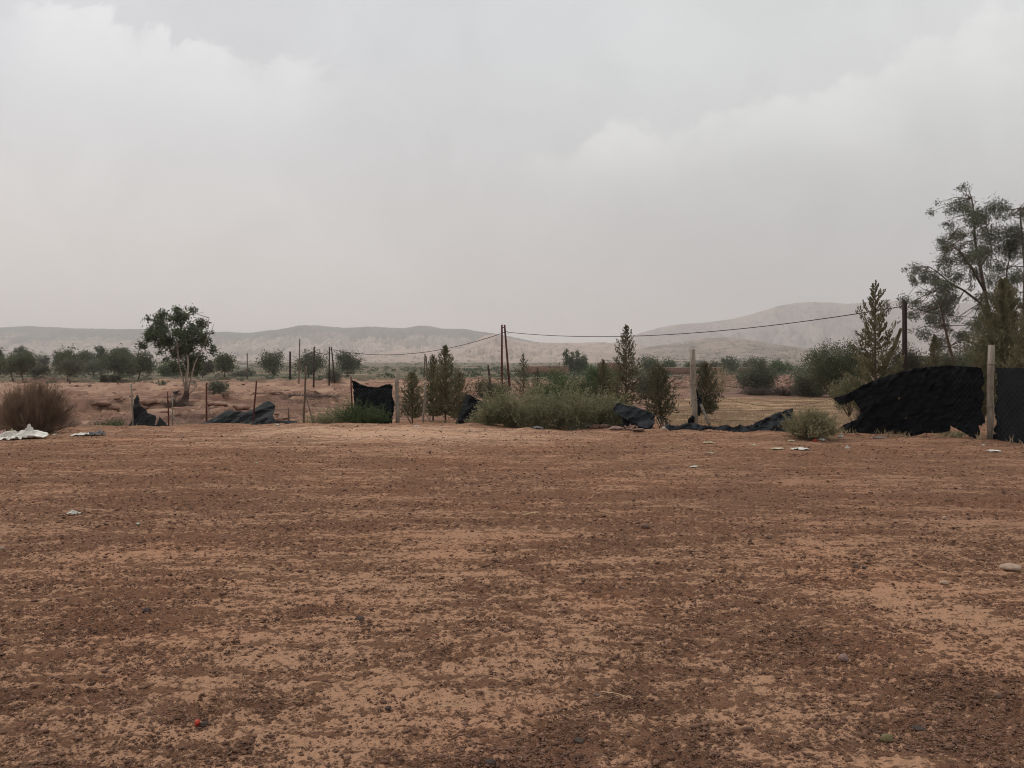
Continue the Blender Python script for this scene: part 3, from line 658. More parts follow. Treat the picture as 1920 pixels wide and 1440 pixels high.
def eucalyptus(label, base, Y, clumps, limbs, lm, n, L, Wd, spread, seed, barkm='barkpale', droop=.6, dark_foot=None, swell=1.12, back=False, jit=2):
    r = np.random.default_rng(seed); k = Y/F; b = gnd(base, Y)
    t = thing('eucalyptus_tree', label, 'tree', b)
    clumps = list(clumps)+[(x+r.normal()*q*1.0, y+r.normal()*q*.9, q*r.uniform(.25, .55)) for x, y, q in clumps for _ in range(jit)]
    cl = [[(x-PX0)*k, Y+r.normal()*spread*.5+(1.1 if (y > 650 and back) else 0), EYE-(y-PYH)*k, q*k*swell] for x, y, q in clumps]
    V, Fc = crown_from_clumps(cl, n, L, Wd, seed=seed, droop=droop, fill=1.35, per=12)
    mk('crown', V, Fc, M[lm], t)
    mb = MB()
    for pts, r0, r1 in limbs:
        m = len(pts); P = [at(x, y, Y+dy) for x, y, dy in pts]
        mb.tube(P, [r0+(r1-r0)*i/(m-1) for i in range(m)], 7)
    # twigs from the limbs to the clumps
    nodes = np.array([at(x, y, Y+dy) for pts, _, _ in limbs for x, y, dy in pts[1:]])
    for c in cl:
        c = np.array(c); d = np.linalg.norm(nodes-c[:3], axis=1); j = np.argsort(d)[0]
        mid = (nodes[j]+c[:3])/2+r.normal(size=3)*.12
        mb.tube([nodes[j], mid, c[:3]], [.022+.004*d[j], .017, .006], 4)
        for q in range(3):
            e = c[:3]+rdir(1, r)[0]*c[3]*.9; mb.tube([c[:3], (c[:3]+e)/2+r.normal(size=3)*.03, e], [.008, .006, .003], 3)
    mb.build('trunk', M[barkm], t, smooth=True)
    if dark_foot:
        f = MB(); P = [at(x, y, Y+.0) for x, y in dark_foot[0]]; f.tube(P, dark_foot[1], 9); f.build('stump', M['barkdark'], t, smooth=True)
    return t
cR = [(1797,356,7),(1800,385,15),(1830,375,13),(1845,395,15),(1820,410,18),(1798,425,13),(1850,425,14),(1835,450,19),(1810,455,12),(1775,450,9),(1780,466,9),(1850,470,17),(1872,470,12),(1830,482,15),(1797,490,17),(1767,495,15),(1742,500,11),(1748,520,15),(1736,540,14),(1760,542,14),(1782,522,11),(1731,560,11),(1745,582,14),(1770,570,17),(1792,560,13),(1802,585,13),(1716,570,9),(1711,590,7),(1722,602,9),(1760,602,15),(1790,612,15),(1741,626,11),(1780,640,13),(1812,620,13),(1832,600,11),(1826,560,11),(1822,530,13),(1852,510,13),(1862,545,13),(1847,577,11),(1880,480,13),(1892,500,13),(1886,530,11),(1900,457,11),(1872,600,13),(1756,650,10),(1810,650,10),(1838,630,12),(1783,372,4),(1862,400,6)]
eucalyptus('tall open eucalyptus with grey green drooping leaves at the right, nearest the double pole', 1860, 44,
  cR, [([(1862, 760, 0), (1863, 700, 0), (1858, 640, .2), (1855, 590, .2), (1846, 545, 0), (1838, 500, -.2), (1828, 450, 0), (1826, 400, .2), (1822, 372, .2)], .17, .03),
       ([(1856, 600, .2), (1838, 568, .6), (1808, 545, .8), (1780, 530, .6), (1758, 510, .4), (1742, 500, .3)], .09, .018),
       ([(1800, 760, -.6), (1792, 690, -.8), (1780, 650, -1), (1771, 610, -1), (1764, 575, -.9), (1745, 548, -.8)], .11, .02),
       ([(1846, 545, 0), (1820, 500, -.7), (1800, 472, -.9), (1785, 460, -1), (1777, 450, -1)], .07, .015),
       ([(1838, 500, -.2), (1860, 470, .8), (1850, 425, 1), (1846, 396, 1)], .06, .014),
       ([(1858, 640, .2), (1885, 560, -.6), (1888, 505, -.7), (1900, 458, -.6)], .08, .015)],
  'euc', 40000, .14, .04, 2.4, 77, 'bark')
cR2 = [(1912,380,11),(1901,400,11),(1916,410,15),(1903,430,12),(1919,450,15),(1935,398,13),(1942,430,14),(1940,462,13),(1950,500,16),(1909,520,13),(1916,560,14),(1900,592,13),(1932,600,20),(1950,560,22),(1905,480,10),(1970,440,22),(1890,620,12)]
eucalyptus('second eucalyptus cut by the right edge, its top a little lower', 1925, 42, cR2,
  [([(1925, 760, 0), (1918, 660, 0), (1921, 580, 0), (1922, 500, .2), (1916, 440, .2), (1912, 390, .2)], .15, .03),
   ([(1918, 660, 0), (1900, 610, -.4), (1890, 585, -.5)], .07, .02), ([(1921, 580, 0), (1945, 500, .5), (1955, 440, .5)], .08, .02)],
  'euc', 13000, .14, .04, 2.0, 78, 'bark')
cL = [(288,611,8),(282,630,8),(286,648,7),(298,601,8),(305,624,11),(298,642,8),(315,612,8),(325,592,8),(334,583,7),(343,579,5),(320,640,11),(330,655,11),(340,600,11),(350,615,11),(360,630,11),(345,640,11),(356,655,9),(375,608,8),(378,625,8),(372,640,9),(363,588,4),(335,675,11),(318,665,8),(350,680,11),(345,695,9),(330,690,9),(362,672,9),(378,655,7),(395,625,3),(291,660,4),(297,657,4),(310,676,4),(366,582,3),(322,628,9),(338,625,8),(352,597,8)]
YE = Yof(349, 752)
eucalyptus('solitary eucalyptus with several pale stems and a scorched foot in the left field', 349, YE, cL,
  [([(349, 738, 0), (344, 715, 0), (337, 690, -.2), (333, 655, -.3), (329, 625, 0), (324, 595, 0)], .075, .02),
   ([(350, 738, 0), (350, 712, -.1), (353, 685, -.1), (351, 655, 0), (346, 620, .1), (342, 590, .1)], .09, .02),
   ([(352, 735, 0), (358, 710, .1), (364, 685, .1), (374, 662, 0), (386, 640, 0), (391, 612, 0), (392, 596, 0)], .06, .012),
   ([(348, 730, 0), (349, 700, .4), (342, 665, .5), (318, 635, .6), (300, 620, .6)], .06, .02),
   ([(386, 640, 0), (396, 622, .1), (402, 605, .1)], .03, .008), ([(354, 740, 0), (362, 732, 0), (369, 722, 0), (371, 712, 0)], .04, .012)],
  'euc2', 13000, .18, .08, 1.6, 79, 'barkpale', .3,
  ([(346, 757), (346, 750), (349, 742), (350, 733)], [.26, .24, .19, .14]), swell=1.08, back=True)

# --- dry shrub at the left
def twig_bush(name, label, px, Y, w, h, n0, m, seed, cat='shrub', rad=.006, sub=5, lift=.25, leafm=None, nleaf=0, leafL=.05, spread=.3):
    r = np.random.default_rng(seed); b = gnd(px, Y); t = thing(name, label, cat, b)
    az = r.random(n0)*2*np.pi; rho = r.random(n0)**.55; o = np.stack([np.cos(az), np.sin(az), 0*az], 1)
    base = b+o*(rho*w/2*spread)[:, None]-np.array([0, 0, .02])
    tip = b+o*(rho*w/2*r.uniform(.85, 1.08, n0))[:, None]; tip[:, 2] += h*np.sqrt(np.clip(1-rho**2.6, .02, 1))*r.uniform(.62, 1.08, n0)
    s = np.linspace(0, 1, 5)
    P = base[:, None, :]+(tip-base)[:, None, :]*s[None, :, None]
    P += np.cumsum(r.normal(size=P.shape)*.016*h, axis=1); P[..., 2] += (.10*h*s*(1-s)*2)[None]
    mb = MB(); V, Fq = stems(P, rad*(1-.75*s)[None]*r.uniform(.7, 1.6, n0)[:, None], 3); mb.add(V, Fq)
    P[..., 2] = np.maximum(P[..., 2], base[:, None, 2]+.0)
    n1 = n0*sub; bi = r.integers(0, n0, n1); k = r.integers(1, 4, n1); f = r.random(n1)[:, None]
    st = P[bi, k]*(1-f)+P[bi, k+1]*f; dd = P[bi, 4]-P[bi, 1]; dd /= np.linalg.norm(dd, axis=1, keepdims=True)
    dd = dd+rdir(n1, r)*.6; dd[:, 2] += .3; dd /= np.linalg.norm(dd, axis=1, keepdims=True)
    s2 = np.linspace(0, 1, 3); l2 = r.uniform(.08, .24, n1)*h
    P2 = st[:, None, :]+dd[:, None, :]*(l2[:, None]*s2)[..., None]; P2[:, 1:] += r.normal(size=(n1, 2, 3))*.012*h
    V, Fq = stems(P2, rad*.5*(1-.6*s2)[None]*np.ones((n1, 1)), 3); mb.add(V, Fq)
    mb.build('stems' if nleaf else 'twigs', M[m], t)
    if nleaf:
        q = r.integers(0, n1, nleaf); e = r.random(nleaf)[:, None]
        pp = P2[q, 0]*(1-e)+P2[q, 2]*e; v, fc = cards(pp, rdir(nleaf, r)+np.array([0, 0, .4]), leafL*r.uniform(.5, 1.3, nleaf), leafL*.38, r)
        mk('leaves', v, fc, M[leafm], t)
    return t
twig_bush('dry_shrub', 'large leafless brown shrub behind the white plastic at the left edge', 64, 17.4, 1.68, 1.12, 700, 'twig', 5, rad=.0065, sub=13, spread=.40)
twig_bush('shrub', 'low yellowish twiggy shrub with litter at its foot, left of the big black net', 1520, 15.9, 1.22, .60, 330, 'shrubtan', 6, rad=.0045, sub=9, spread=.34, leafm='shrubtan', nleaf=9000, leafL=.045)
twig_bush('dry_shrub', 'tan wispy leafless shrub right of the leaning grey post', 1352, 60, 3.6, 2.2, 95, 'drygrass', 8, rad=.012, sub=7)
for i, (px, Yb, w, h, lab) in enumerate([(1425, 52, 3.2, .55, 'flat dead brush heap below the pale round shrub'), (1470, 51, 3.4, .65, 'middle dead brush heap left of the large dark bush'), (1520, 50, 3.4, .8, 'tallest dead brush heap at the foot of the large dark bush'), (555, 58, 4.2, .6, 'dark heap of dead branches in the middle of the left field'), (610, 56, 4.0, .55, 'dead branches behind the green weeds by the tall stake'), (332, 44, 1.9, .75, 'uprooted dead branches below the solitary eucalyptus')]):
    twig_bush('brush_heap', lab, px, Yb, w, h, 240, 'brush', 20+i, 'brush heap', rad=.012, sub=8)
twig_bush('sapling', 'small leafless dark sapling seen through the torn end of the big net', 1611, 19.5, .62, .62, 30, 'brush', 31, 'sapling', rad=.006, sub=8)

# --- green weeds
def weed_mass(name, label, spots, m, stemm, seed, kind=None, cat=None, leafL=.07, nst=70, curl=.5, rad=.0032):
    r = np.random.default_rng(seed); mbs = MB(); LV = []; LF = []; off = 0
    root = None; b0 = gnd(*spots[0][:2])
    if kind is None: root = thing(name, label, cat, b0)
    for (px, Y, w, h) in spots:
        b = gnd(px, Y)
        n = int(nst*(w*h)/.5)
        az = r.random(n)*2*np.pi; e = r.random(n)**.7
        d = np.stack([np.cos(az)*e*w*.55, np.sin(az)*e*w*.5, h*(1-.45*e**2)*(.45+.75*r.random(n)**1.5)], 1)
        base = b+np.stack([np.cos(az), np.sin(az), 0*az], 1)*(r.random(n)*w*.25)[:, None]
        base[:, 2] = hz(base[:, 0], base[:, 1])-.02
        s = np.linspace(0, 1, 6); P = base[:, None, :]+d[:, None, :]*s[None, :, None]
        P[..., 2] += h*.12*np.sin(s*np.pi)[None]; cv = rdir(n, r)*curl*h*.25; P += cv[:, None, :]*(s**2.5)[None, :, None]
        P += np.cumsum(r.normal(size=P.shape)*.010, axis=1)
        V, Fq = stems(P, rad*(1-.7*s)[None]*r.uniform(.8, 1.5, n)[:, None], 3); mbs.add(V, Fq)
        nl = n*26; bi = r.integers(0, n, nl); q = r.uniform(.12, 1, nl)*5; j = np.clip(q.astype(int), 0, 4); f = (q-j)[:, None]
        pp = P[bi, j]*(1-f)+P[bi, j+1]*f; tn = P[bi, j+1]-P[bi, j]; tn /= np.linalg.norm(tn, axis=1, keepdims=True)+1e-9
        dd = rdir(nl, r)+tn*.7; L = leafL*r.uniform(.4, 1.35, nl)
        v, fc = cards(pp, dd, L, L*.2+.004, r); LV.append(v); LF.append(fc+off); off += len(v)
    if kind is None:
        mbs.build('stems', M[stemm], root); mk('leaves', np.concatenate(LV), np.concatenate(LF), M[m], root)
    else:
        mbs.add(np.concatenate(LV), np.concatenate(LF)); mbs.build(name, M[m], kind=kind, label=label)
r_ = np.random.default_rng(9)
sp_ = []
for px, topy in [(912, 765), (925, 752), (945, 745), (965, 735), (985, 742), (1005, 735), (1028, 740), (1050, 735), (1070, 738), (1092, 735), (1112, 745), (1128, 748), (1145, 752), (1160, 766)]:
    for j in range(2):
        Y = 19.9+j*1.0+r_.normal()*.15; q = px+r_.normal()*6
        sp_.append((q, Y, r_.uniform(.5, .8), max(.3, (803-topy+r_.normal()*9)*Y/F*1.08)))
weed_mass('weeds', 'thicket of wispy grey green weeds in the middle of the fence line', sp_, 'weed', 'weed', 41, kind='stuff', nst=52, leafL=.085)
weed_mass('weed_plant', 'spreading green weed at the foot of the upright black net, left of the middle post', [(690, 23.3, 1.1, .62), (668, 23.5, 1.0, .75), (708, 23.2, .6, .55)], 'weed2', 'weed2', 42, cat='weed', nst=80)
weed_mass('weed_plant', 'paler green weed between the tall braced stake and the upright net', [(600, 24.6, .9, .35), (622, 24.4, 1.0, .55), (645, 24.2, .9, .65)], 'weed', 'weed', 43, cat='weed', nst=60)
weed_mass('weed_plant', 'tall thin flowering weed rising behind the paler green weed', [(645, 27, .7, 1.25)], 'weed', 'weed', 44, cat='weed', nst=12)
weed_mass('weed_plant', 'low green weed patch in the wash left of the first black net', [(205, 31, 1.1, .25), (218, 31.6, .8, .3)], 'weed2', 'weed2', 45, cat='weed', nst=60)
weed_mass('weed_plant', 'wiry weed leaning over the black net scrap', [(894, 21.2, .5, .35)], 'shrubtan', 'shrubtan', 46, cat='weed', nst=60)
weed_mass('weed_plant', 'tall pale weed stems standing out above the thicket at its right', [(1105, 19.6, .5, 1.05), (1140, 19.6, .4, .8)], 'weed', 'weed', 47, cat='weed', nst=14)
weed_mass('weed_plant', 'small green weed at the foot of the big net', [(1795, 16.6, .7, .12)], 'weed', 'weed', 48, cat='weed', nst=120)

# --- stuff: dry grass, far scrub, rubble
def grass():
    r = np.random.default_rng(51); n = 22000
    u = r.uniform(.19, .5, n); Y = 21+26*r.random(n)**1.3; x = u*Y
    keep = fbm(x*1.6, Y*.8, 3, 7) > .05; u, Y, x = u[keep], Y[keep], x[keep]; n = len(x)
    b = np.stack([x, Y, hz(x, Y)-.01], 1); d = rdir(n, r)*.7; d[:, 2] = 1
    V, Fc = cards(b, d, r.uniform(.05, .17, n), .012, r)
    n2 = 9000; u = r.uniform(-.45, .15, n2); Y = 26+60*r.random(n2); x = u*Y; keep = fbm(x*.15, Y*.2, 3, 9) > .28; u, Y, x = u[keep], Y[keep], x[keep]
    b = np.stack([x, Y, hz(x, Y)-.01], 1); d = rdir(len(x), r)*.7; d[:, 2] = 1
    V2, F2 = cards(b, d, r.uniform(.05, .2, len(x)), .02, r)
    mk('dry_grass', np.concatenate([V, V2]), np.concatenate([Fc, F2+len(V)]), M['drygrass'], kind='stuff', label='dry yellow stubble grass in the fields behind the fence')
grass()
def scatter_bushes(name, label, xs, ys, zs, size, m, per=26, seed=0, flat=.6):
    r = np.random.default_rng(seed); n = len(xs)
    rep = np.repeat(np.arange(n), per); s = size[rep][:, None]
    d = rdir(len(rep), r)*(r.random(len(rep))**.4)[:, None]; d[:, 2] = np.abs(d[:, 2])*flat*1.3-.05
    P = np.stack([xs, ys, zs], 1)[rep]+d*s
    V, Fc = cards(P, rdir(len(rep), r), s[:, 0]*r.uniform(.3, .6, len(rep)), s[:, 0]*.26, r, .5)
    return mk(name, V, Fc, M[m], kind='stuff', label=label)
def far_scrub():
    r = np.random.default_rng(61); n = 5200
    Y = np.exp(r.uniform(math.log(165), math.log(2300), n)); u = r.uniform(-.75, .75, n); x = u*Y
    dn = fbm(x*.006, Y*.004, 3, 3); keep = dn+.25*r.normal(size=n) > -.02; x, Y = x[keep], Y[keep]
    scatter_bushes('far_scrub', 'distant dark green scrub and orchards across the plain', x, Y, hz(x, Y), r.uniform(.7, 1.9, len(x))*(.8+Y/1100), 'farveg', 26, 62)
    # shrubs dotted over the two low hills
    for (Xw, Yw, z), nm, lab, k, cnt in ((KN, 'hill_scrub', 'sparse shrubs dotted over the pale knoll', .9, 420), (VS, 'hill_scrub', 'orchard rows and shrubs on the village slope', 1.0, 1500)):
        i = r.integers(3, 66, cnt); j = r.integers(5, Xw.shape[1]-5, cnt)
        if cnt > 1000: i = (i*r.random(cnt)**.6).astype(int)+2
        scatter_bushes(nm, lab, Xw[i, j]+r.normal(size=cnt)*4, Yw[i, j], z[i, j], r.uniform(2.2, 5.0, cnt)*k, 'farveg', 22, 63)
def ridge_trees():
    r = np.random.default_rng(67); Xw, Yw, z = RA; cnt = 2600; i = np.clip((69-np.abs(r.normal(size=cnt))*9).astype(int), 40, 70); j = r.integers(2, Xw.shape[1]-2, cnt)
    k = fbm(Xw[i, j]*.0022, i*.1, 3, 8)+.15*r.normal(size=cnt) > .02; i, j = i[k], j[k]
    scatter_bushes('ridge_scrub', 'small dark trees speckling the crest of the far ridge', Xw[i, j]+r.normal(size=len(i))*5, Yw[i, j], z[i, j], r.uniform(4, 9, len(i)), 'farveg', 14, 68)
ridge_trees()
far_scrub()
def low_scrub():
    r = np.random.default_rng(71); n = 1500
    Y = r.uniform(100, 260, n); u = r.uniform(-.7, .68, n); x = u*Y; keep = fbm(x*.03, Y*.05, 3, 13)+.2*r.normal(size=n) > .05; x, Y = x[keep], Y[keep]
    scatter_bushes('low_scrub', 'low grey green scrub along the margin under the tree row', x, Y, hz(x, Y), r.uniform(.35, 1.0, len(x)), 'olive_grey', 40, 72, .5)
low_scrub()

# --- rocks
def ico(n=1):
    import bmesh
    bm = bmesh.new(); bmesh.ops.create_icosphere(bm, subdivisions=n, radius=1)
    V = np.array([v.co[:] for v in bm.verts]); Fc = np.array([[v.index for v in f.verts] for f in bm.faces]); bm.free(); return V, Fc
I1, I3 = ico(1), ico(3)
def rocks_mesh(P, S, r, base=I1, rough=.22):
    V0, F0 = base; n = len(P)
    V = V0[None]*(1+r.normal(size=(n, len(V0), 1))*rough)*S[:, None, :]
    a = r.normal(size=n)*.7; ca, sa = np.cos(a)[:, None], np.sin(a)[:, None]
    V = np.stack([V[..., 0]*ca-V[..., 1]*sa, V[..., 0]*sa+V[..., 1]*ca, V[..., 2]], -1)+P[:, None, :]
    return V.reshape(-1, 3), (F0[None]+(np.arange(n)*len(V0))[:, None, None]).reshape(-1, 3)
def clods():
    r = np.random.default_rng(81); n = 260000
    yy = 1.6*F/r.uniform(118, 800, n); u = r.uniform(-.78, .78, n); x = u*yy; y = yy
    lm = loose_mask(x, y)+.35*fbm(x*3, y*3, 2, 5)
    keep = r.random(n) < np.clip((lm-.15)*1.3, .16, 1)*.85; x, y = x[keep], y[keep]; n = len(x)
    s = .0027*np.exp(r.normal(size=n)*.50)*(1+np.clip(y-3, 0, 17)*.10); s = np.clip(s, .0018, .015)
    S = np.stack([s*r.uniform(.8, 2.3, n), s*r.uniform(.7, 1.5, n), s*r.uniform(.4, .85, n)], 1)
    V, Fc = rocks_mesh(np.stack([x, y, hz(x, y)+s*.2+.002], 1), S, r, rough=.3)
    mk('soil_clods', V, Fc, M['clod'], kind='stuff', label='crumbs and clods of red soil strewn over the yard')
    n = 2600; u = r.uniform(.17, .5, n); Y = r.uniform(68, 150, n); x = u*Y; s = r.uniform(.08, .38, n)
    S = np.stack([s*1.4, s, s*.7], 1); V, Fc = rocks_mesh(np.stack([x, Y, hz(x, Y)+s*.2], 1), S, r)
    n2 = 2000; u = r.uniform(-.66, .05, n2); Y = r.uniform(30, 105, n2); x = u*Y; k = fbm(x*.09, Y*.25, 3, 15) > .12; x, Y = x[k], Y[k]; s = r.uniform(.04, .20, len(x))
    S = np.stack([s*1.5, s, s*.6], 1); V2, F2 = rocks_mesh(np.stack([x, Y, hz(x, Y)+s*.1], 1), S, r)
    n3 = 900; px = r.uniform(150, 1980, n3); Y3 = YF(px)-.3+r.normal(size=n3)*.45; x3 = (px-PX0)/F*Y3; s3 = .012*np.exp(r.normal(size=n3)*.65)
    V3, F3 = rocks_mesh(np.stack([x3, Y3, hz(x3, Y3)+s3*.2], 1), np.stack([s3*1.5, s3, s3*.6], 1), r)
    V2 = np.concatenate([V2, V3]); F2 = np.concatenate([F2, F3+len(V2)-len(V3)])
    mk('rubble', np.concatenate([V, V2]), np.concatenate([Fc, F2+len(V)]), M['clay'], kind='stuff', label='pinkish rubble and broken clay lumps in the fields')
clods()
def rock(name, label, px, py, wpx, hpx, m, cat='stone', group=None, seed=0, rough=.14, sink=.25, Y=None):
    r = np.random.default_rng(seed); Y = Y or Yof(px, py); b = gnd(px, Y); k = Y/F; w, h = wpx*k/2, hpx*k/2
    V0, F0 = I3; d = np.zeros(len(V0))
    for q in range(7):
        a = rdir(1, r)[0]; d += np.sin(V0@a*r.uniform(1.5, 6)+r.random()*6)*rough/(1+q*.5)
    V = V0*(1+d[:, None]*.55); V[:, 2] = np.sign(V[:, 2])*np.abs(V[:, 2])**.9
    V = V*np.array([w, w*r.uniform(.6, .9), h]); V[:, 2] += h*(1-sink)
    return mk(name, V+b, F0, M[m], smooth=True, label=label, cat=cat, group=group, origin=b)
gS = 'loose stones on the bare yard'
for i, a in enumerate([('large pale elongated stone by the right edge of the yard', 1896, 1070, 36, 13, 'stonep'), ('small pale flat stone below and left of the large pale one', 1770, 1096, 16, 7, 'stonep'),
    ('small pale oval stone far up the right part of the yard', 1770, 974, 10, 6, 'stonep'), ('rounded brown stone with its shade built as a dark lump beside it', 1606, 1066, 13, 10, 'stoneb'),
    ('dark lump built as the shade of the rounded brown stone, on its right', 1620, 1068, 8, 6, 'stoned'), ('brown oval stone alone in the upper middle of the yard', 1209, 990, 14, 8, 'stoneb'),  # the dark lump is the brown stone's shade, modelled as a dark solid
    ('mossy olive stone near the bottom right', 1663, 1390, 24, 15, 'stoneg'), ('flat dark stone right of the mossy stone', 1722, 1373, 22, 9, 'stoned'),
    ('round mauve stone above the mossy stone', 1582, 1241, 18, 14, 'stonev'), ('dark wedge shaped stone in the left foreground', 276, 1148, 14, 9, 'stoned'),
    ('dark flat stone left of the low bare mound', 674, 1164, 18, 7, 'stoned'), ('black flat stone at the bottom middle', 1086, 1395, 20, 9, 'stoned'),
    ('dark stone lying against the red cap', 382, 1364, 15, 10, 'stoned'), ('brown stone near the right edge of the foreground', 1872, 1311, 15, 9, 'stoneb'),
    ('whitish half buried stone at the left edge', 3, 1031, 12, 7, 'stonep'), ('dark stone at the bottom left of the middle, lowest of all', 920, 1434, 20, 9, 'stoned'), ('small dark stone above the pale crust in the lower left', 728, 1332, 12, 7, 'stoned'),
    ('brown lump by the bright straw', 1118, 1305, 14, 6, 'stoneb'), ('small brown stone just before the weeds gap at the far right', 1442, 1010, 11, 7, 'stoneb')]):
    lab, px, py, w, h, m = a
    rock('stone', lab, px, py, w, h, m, 'stone', gS, 200+i)
gC = 'clay blocks in the washed out field'
for i, a in enumerate([('large smooth clay block left of the solitary eucalyptus', 279, 760, 32, 12, 'clay'), ('long low clay block behind the first black net', 190, 763, 34, 10, 'clay'), ('peaked dark clay block left of the first black net', 216, 768, 14, 11, 'clay'),
    ('pair shaped pale clay block above the long low one', 222, 752, 14, 6, 'clay'), ('broad flat clay bank right of the solitary eucalyptus', 408, 760, 46, 9, 'clay'), ('dark squared clay block right of the grey bush', 422, 745, 13, 9, 'stoneb'),
    ('tilted clay slab behind the long black net', 448, 768, 30, 11, 'clay'), ('rounded clay lump in the middle of the left field', 520, 740, 22, 7, 'clay'), ('dark clay lump beneath the tree row', 330, 737, 12, 6, 'stoned'), ('low clay mound behind the short stake', 533, 786, 24, 8, 'clay')]):
    lab, px, py, w, h, m = a
    rock('clay_block', lab, px, py, w, h, m, 'clay block', gC, 300+i, rough=.3, sink=.45)
rock('egg_stone', 'round white stone between the fallen grey net and the long flat net', 1245, 806, 7, 7, 'white', 'stone', None, 401, .05)
for i, (lab, px, py, w, h) in enumerate([('grey flat stone at the right foot of the weed thicket', 1155, 806, 24, 8), ('low reddish stone before the fallen grey net', 1197, 808, 24, 6), ('grey rock between the green plastic and the fallen net', 1133, 803, 18, 10)]):
    rock('stone', lab, px, py, w, h, 'stoneb' if i else 'stonev', 'stone', 'stones along the foot of the fence', 410+i)

# ------------------------------------------------------------------ fence: posts, nets, wires
def inpoly(x, y, P):
    P = np.array(P, float); ins = np.zeros(x.shape, bool); j = len(P)-1
    for i in range(len(P)):
        xi, yi, xj, yj = *P[i], *P[j]
        c = ((yi > y) != (yj > y)) & (x < (xj-xi)*(y-yi)/(yj-yi+1e-9)+xi); ins ^= c; j = i
    return ins
def post(label, top, bot, wpx, m, brace=None, name='fence_post', Y=None, square=False, seed=0, tie=None):
    r = np.random.default_rng(seed); Y = Y or float(YF(bot[0])); k = Y/F
    b = gnd(bot[0], Y); tp = at(top[0], top[1], Y); t = thing(name, label, 'post', b, 'posts along the torn fence')
    rad = wpx*k/2*(.84 if not square else .95); mb = MB(); n = 6
    pts = [b-(0, 0, .25)]+[b+(tp-b)*s+r.normal(size=3)*rad*.16 for s in (.25, .5, .75)]+[tp]
    if square: mb.tube(pts, [rad*1.2]*4+[rad*1.12], 4)
    else: mb.tube(pts, [rad*1.08, rad*1.02, rad, rad*.97, rad*.9], 8)
    if square or rad > .03:
        for s in (.35, .55, .8):
            c = b+(tp-b)*s; mb.tube([c-(0, 0, .01), c+(0, 0, .01)], [rad*1.28]*2, 8)
    mb.build('shaft', M[m], t, smooth=False)
    if brace:
        f = MB(); (x0, y0), (x1, y1) = brace[:2]; bm_ = brace[2] if len(brace) > 2 else m; br = brace[3] if len(brace) > 3 else .5
        e = gnd(x1, Y-.25); e[2] -= .05; f.tube([at(x0, y0, Y), e], [rad*br, rad*br], 6); f.build('brace', M[bm_], t)
    return t
post('thick square pale grey post at the right between the two dark nets', (1859, 647), (1857, 822), 12, 'post', square=True, seed=1)
post('thick pale post leaning slightly left, right of the egg shaped conifer', (1298, 655), (1304, 799), 10, 'post', brace=((1314, 758), (1333, 800), 'postg', .55), square=True, seed=2)
post('pale straight post in the middle with a dark diagonal brace', (745, 697), (745, 799), 9, 'post', brace=((750, 756), (775, 799), 'postd', .4), seed=3)
post('thin leaning grey stake with a diagonal brace among the middle conifers', (798, 716), (793, 798), 4.2, 'postg', brace=((794, 770), (813, 799), 'postd', .55), Y=23.6, seed=4)
post('tall brown stake with a diagonal brace in front of the eroded field', (574, 686), (569, 795), 4.4, 'postd', brace=((574, 742), (588, 777), 'postd', .7), seed=5)
post('short brown stake at the right end of the long black net', (541, 764), (541, 791), 3.2, 'postd', seed=6)
post('leaning dark stake rising out of the long black net', (481, 714), (474, 775), 3.8, 'rust', seed=7)
post('dark stake with a short brace left of the long black net', (387, 718), (388, 789), 4, 'rust', brace=((388, 758), (402, 779), 'postd', .6), seed=8)
post('dark thin stake with a diagonal brace right of the first black net', (314, 734), (317, 800), 3, 'rust', brace=((317, 770), (341, 800), 'postg', .8), seed=9)
post('grey thin stake just right of the braced dark one', (323, 744), (324, 800), 3.2, 'postg', seed=10)
post('knobbed grey stake from which the first black net hangs', (246, 720), (250, 802), 3.8, 'postg', seed=11)
post('dark stake leaning at the left edge of the upright middle net', (658, 706), (661, 796), 3.4, 'rust', seed=12)
post('thin pale stake behind the middle conifers, close to the double far pole', (807, 722), (806, 790), 2.6, 'postg', Y=30, seed=13)

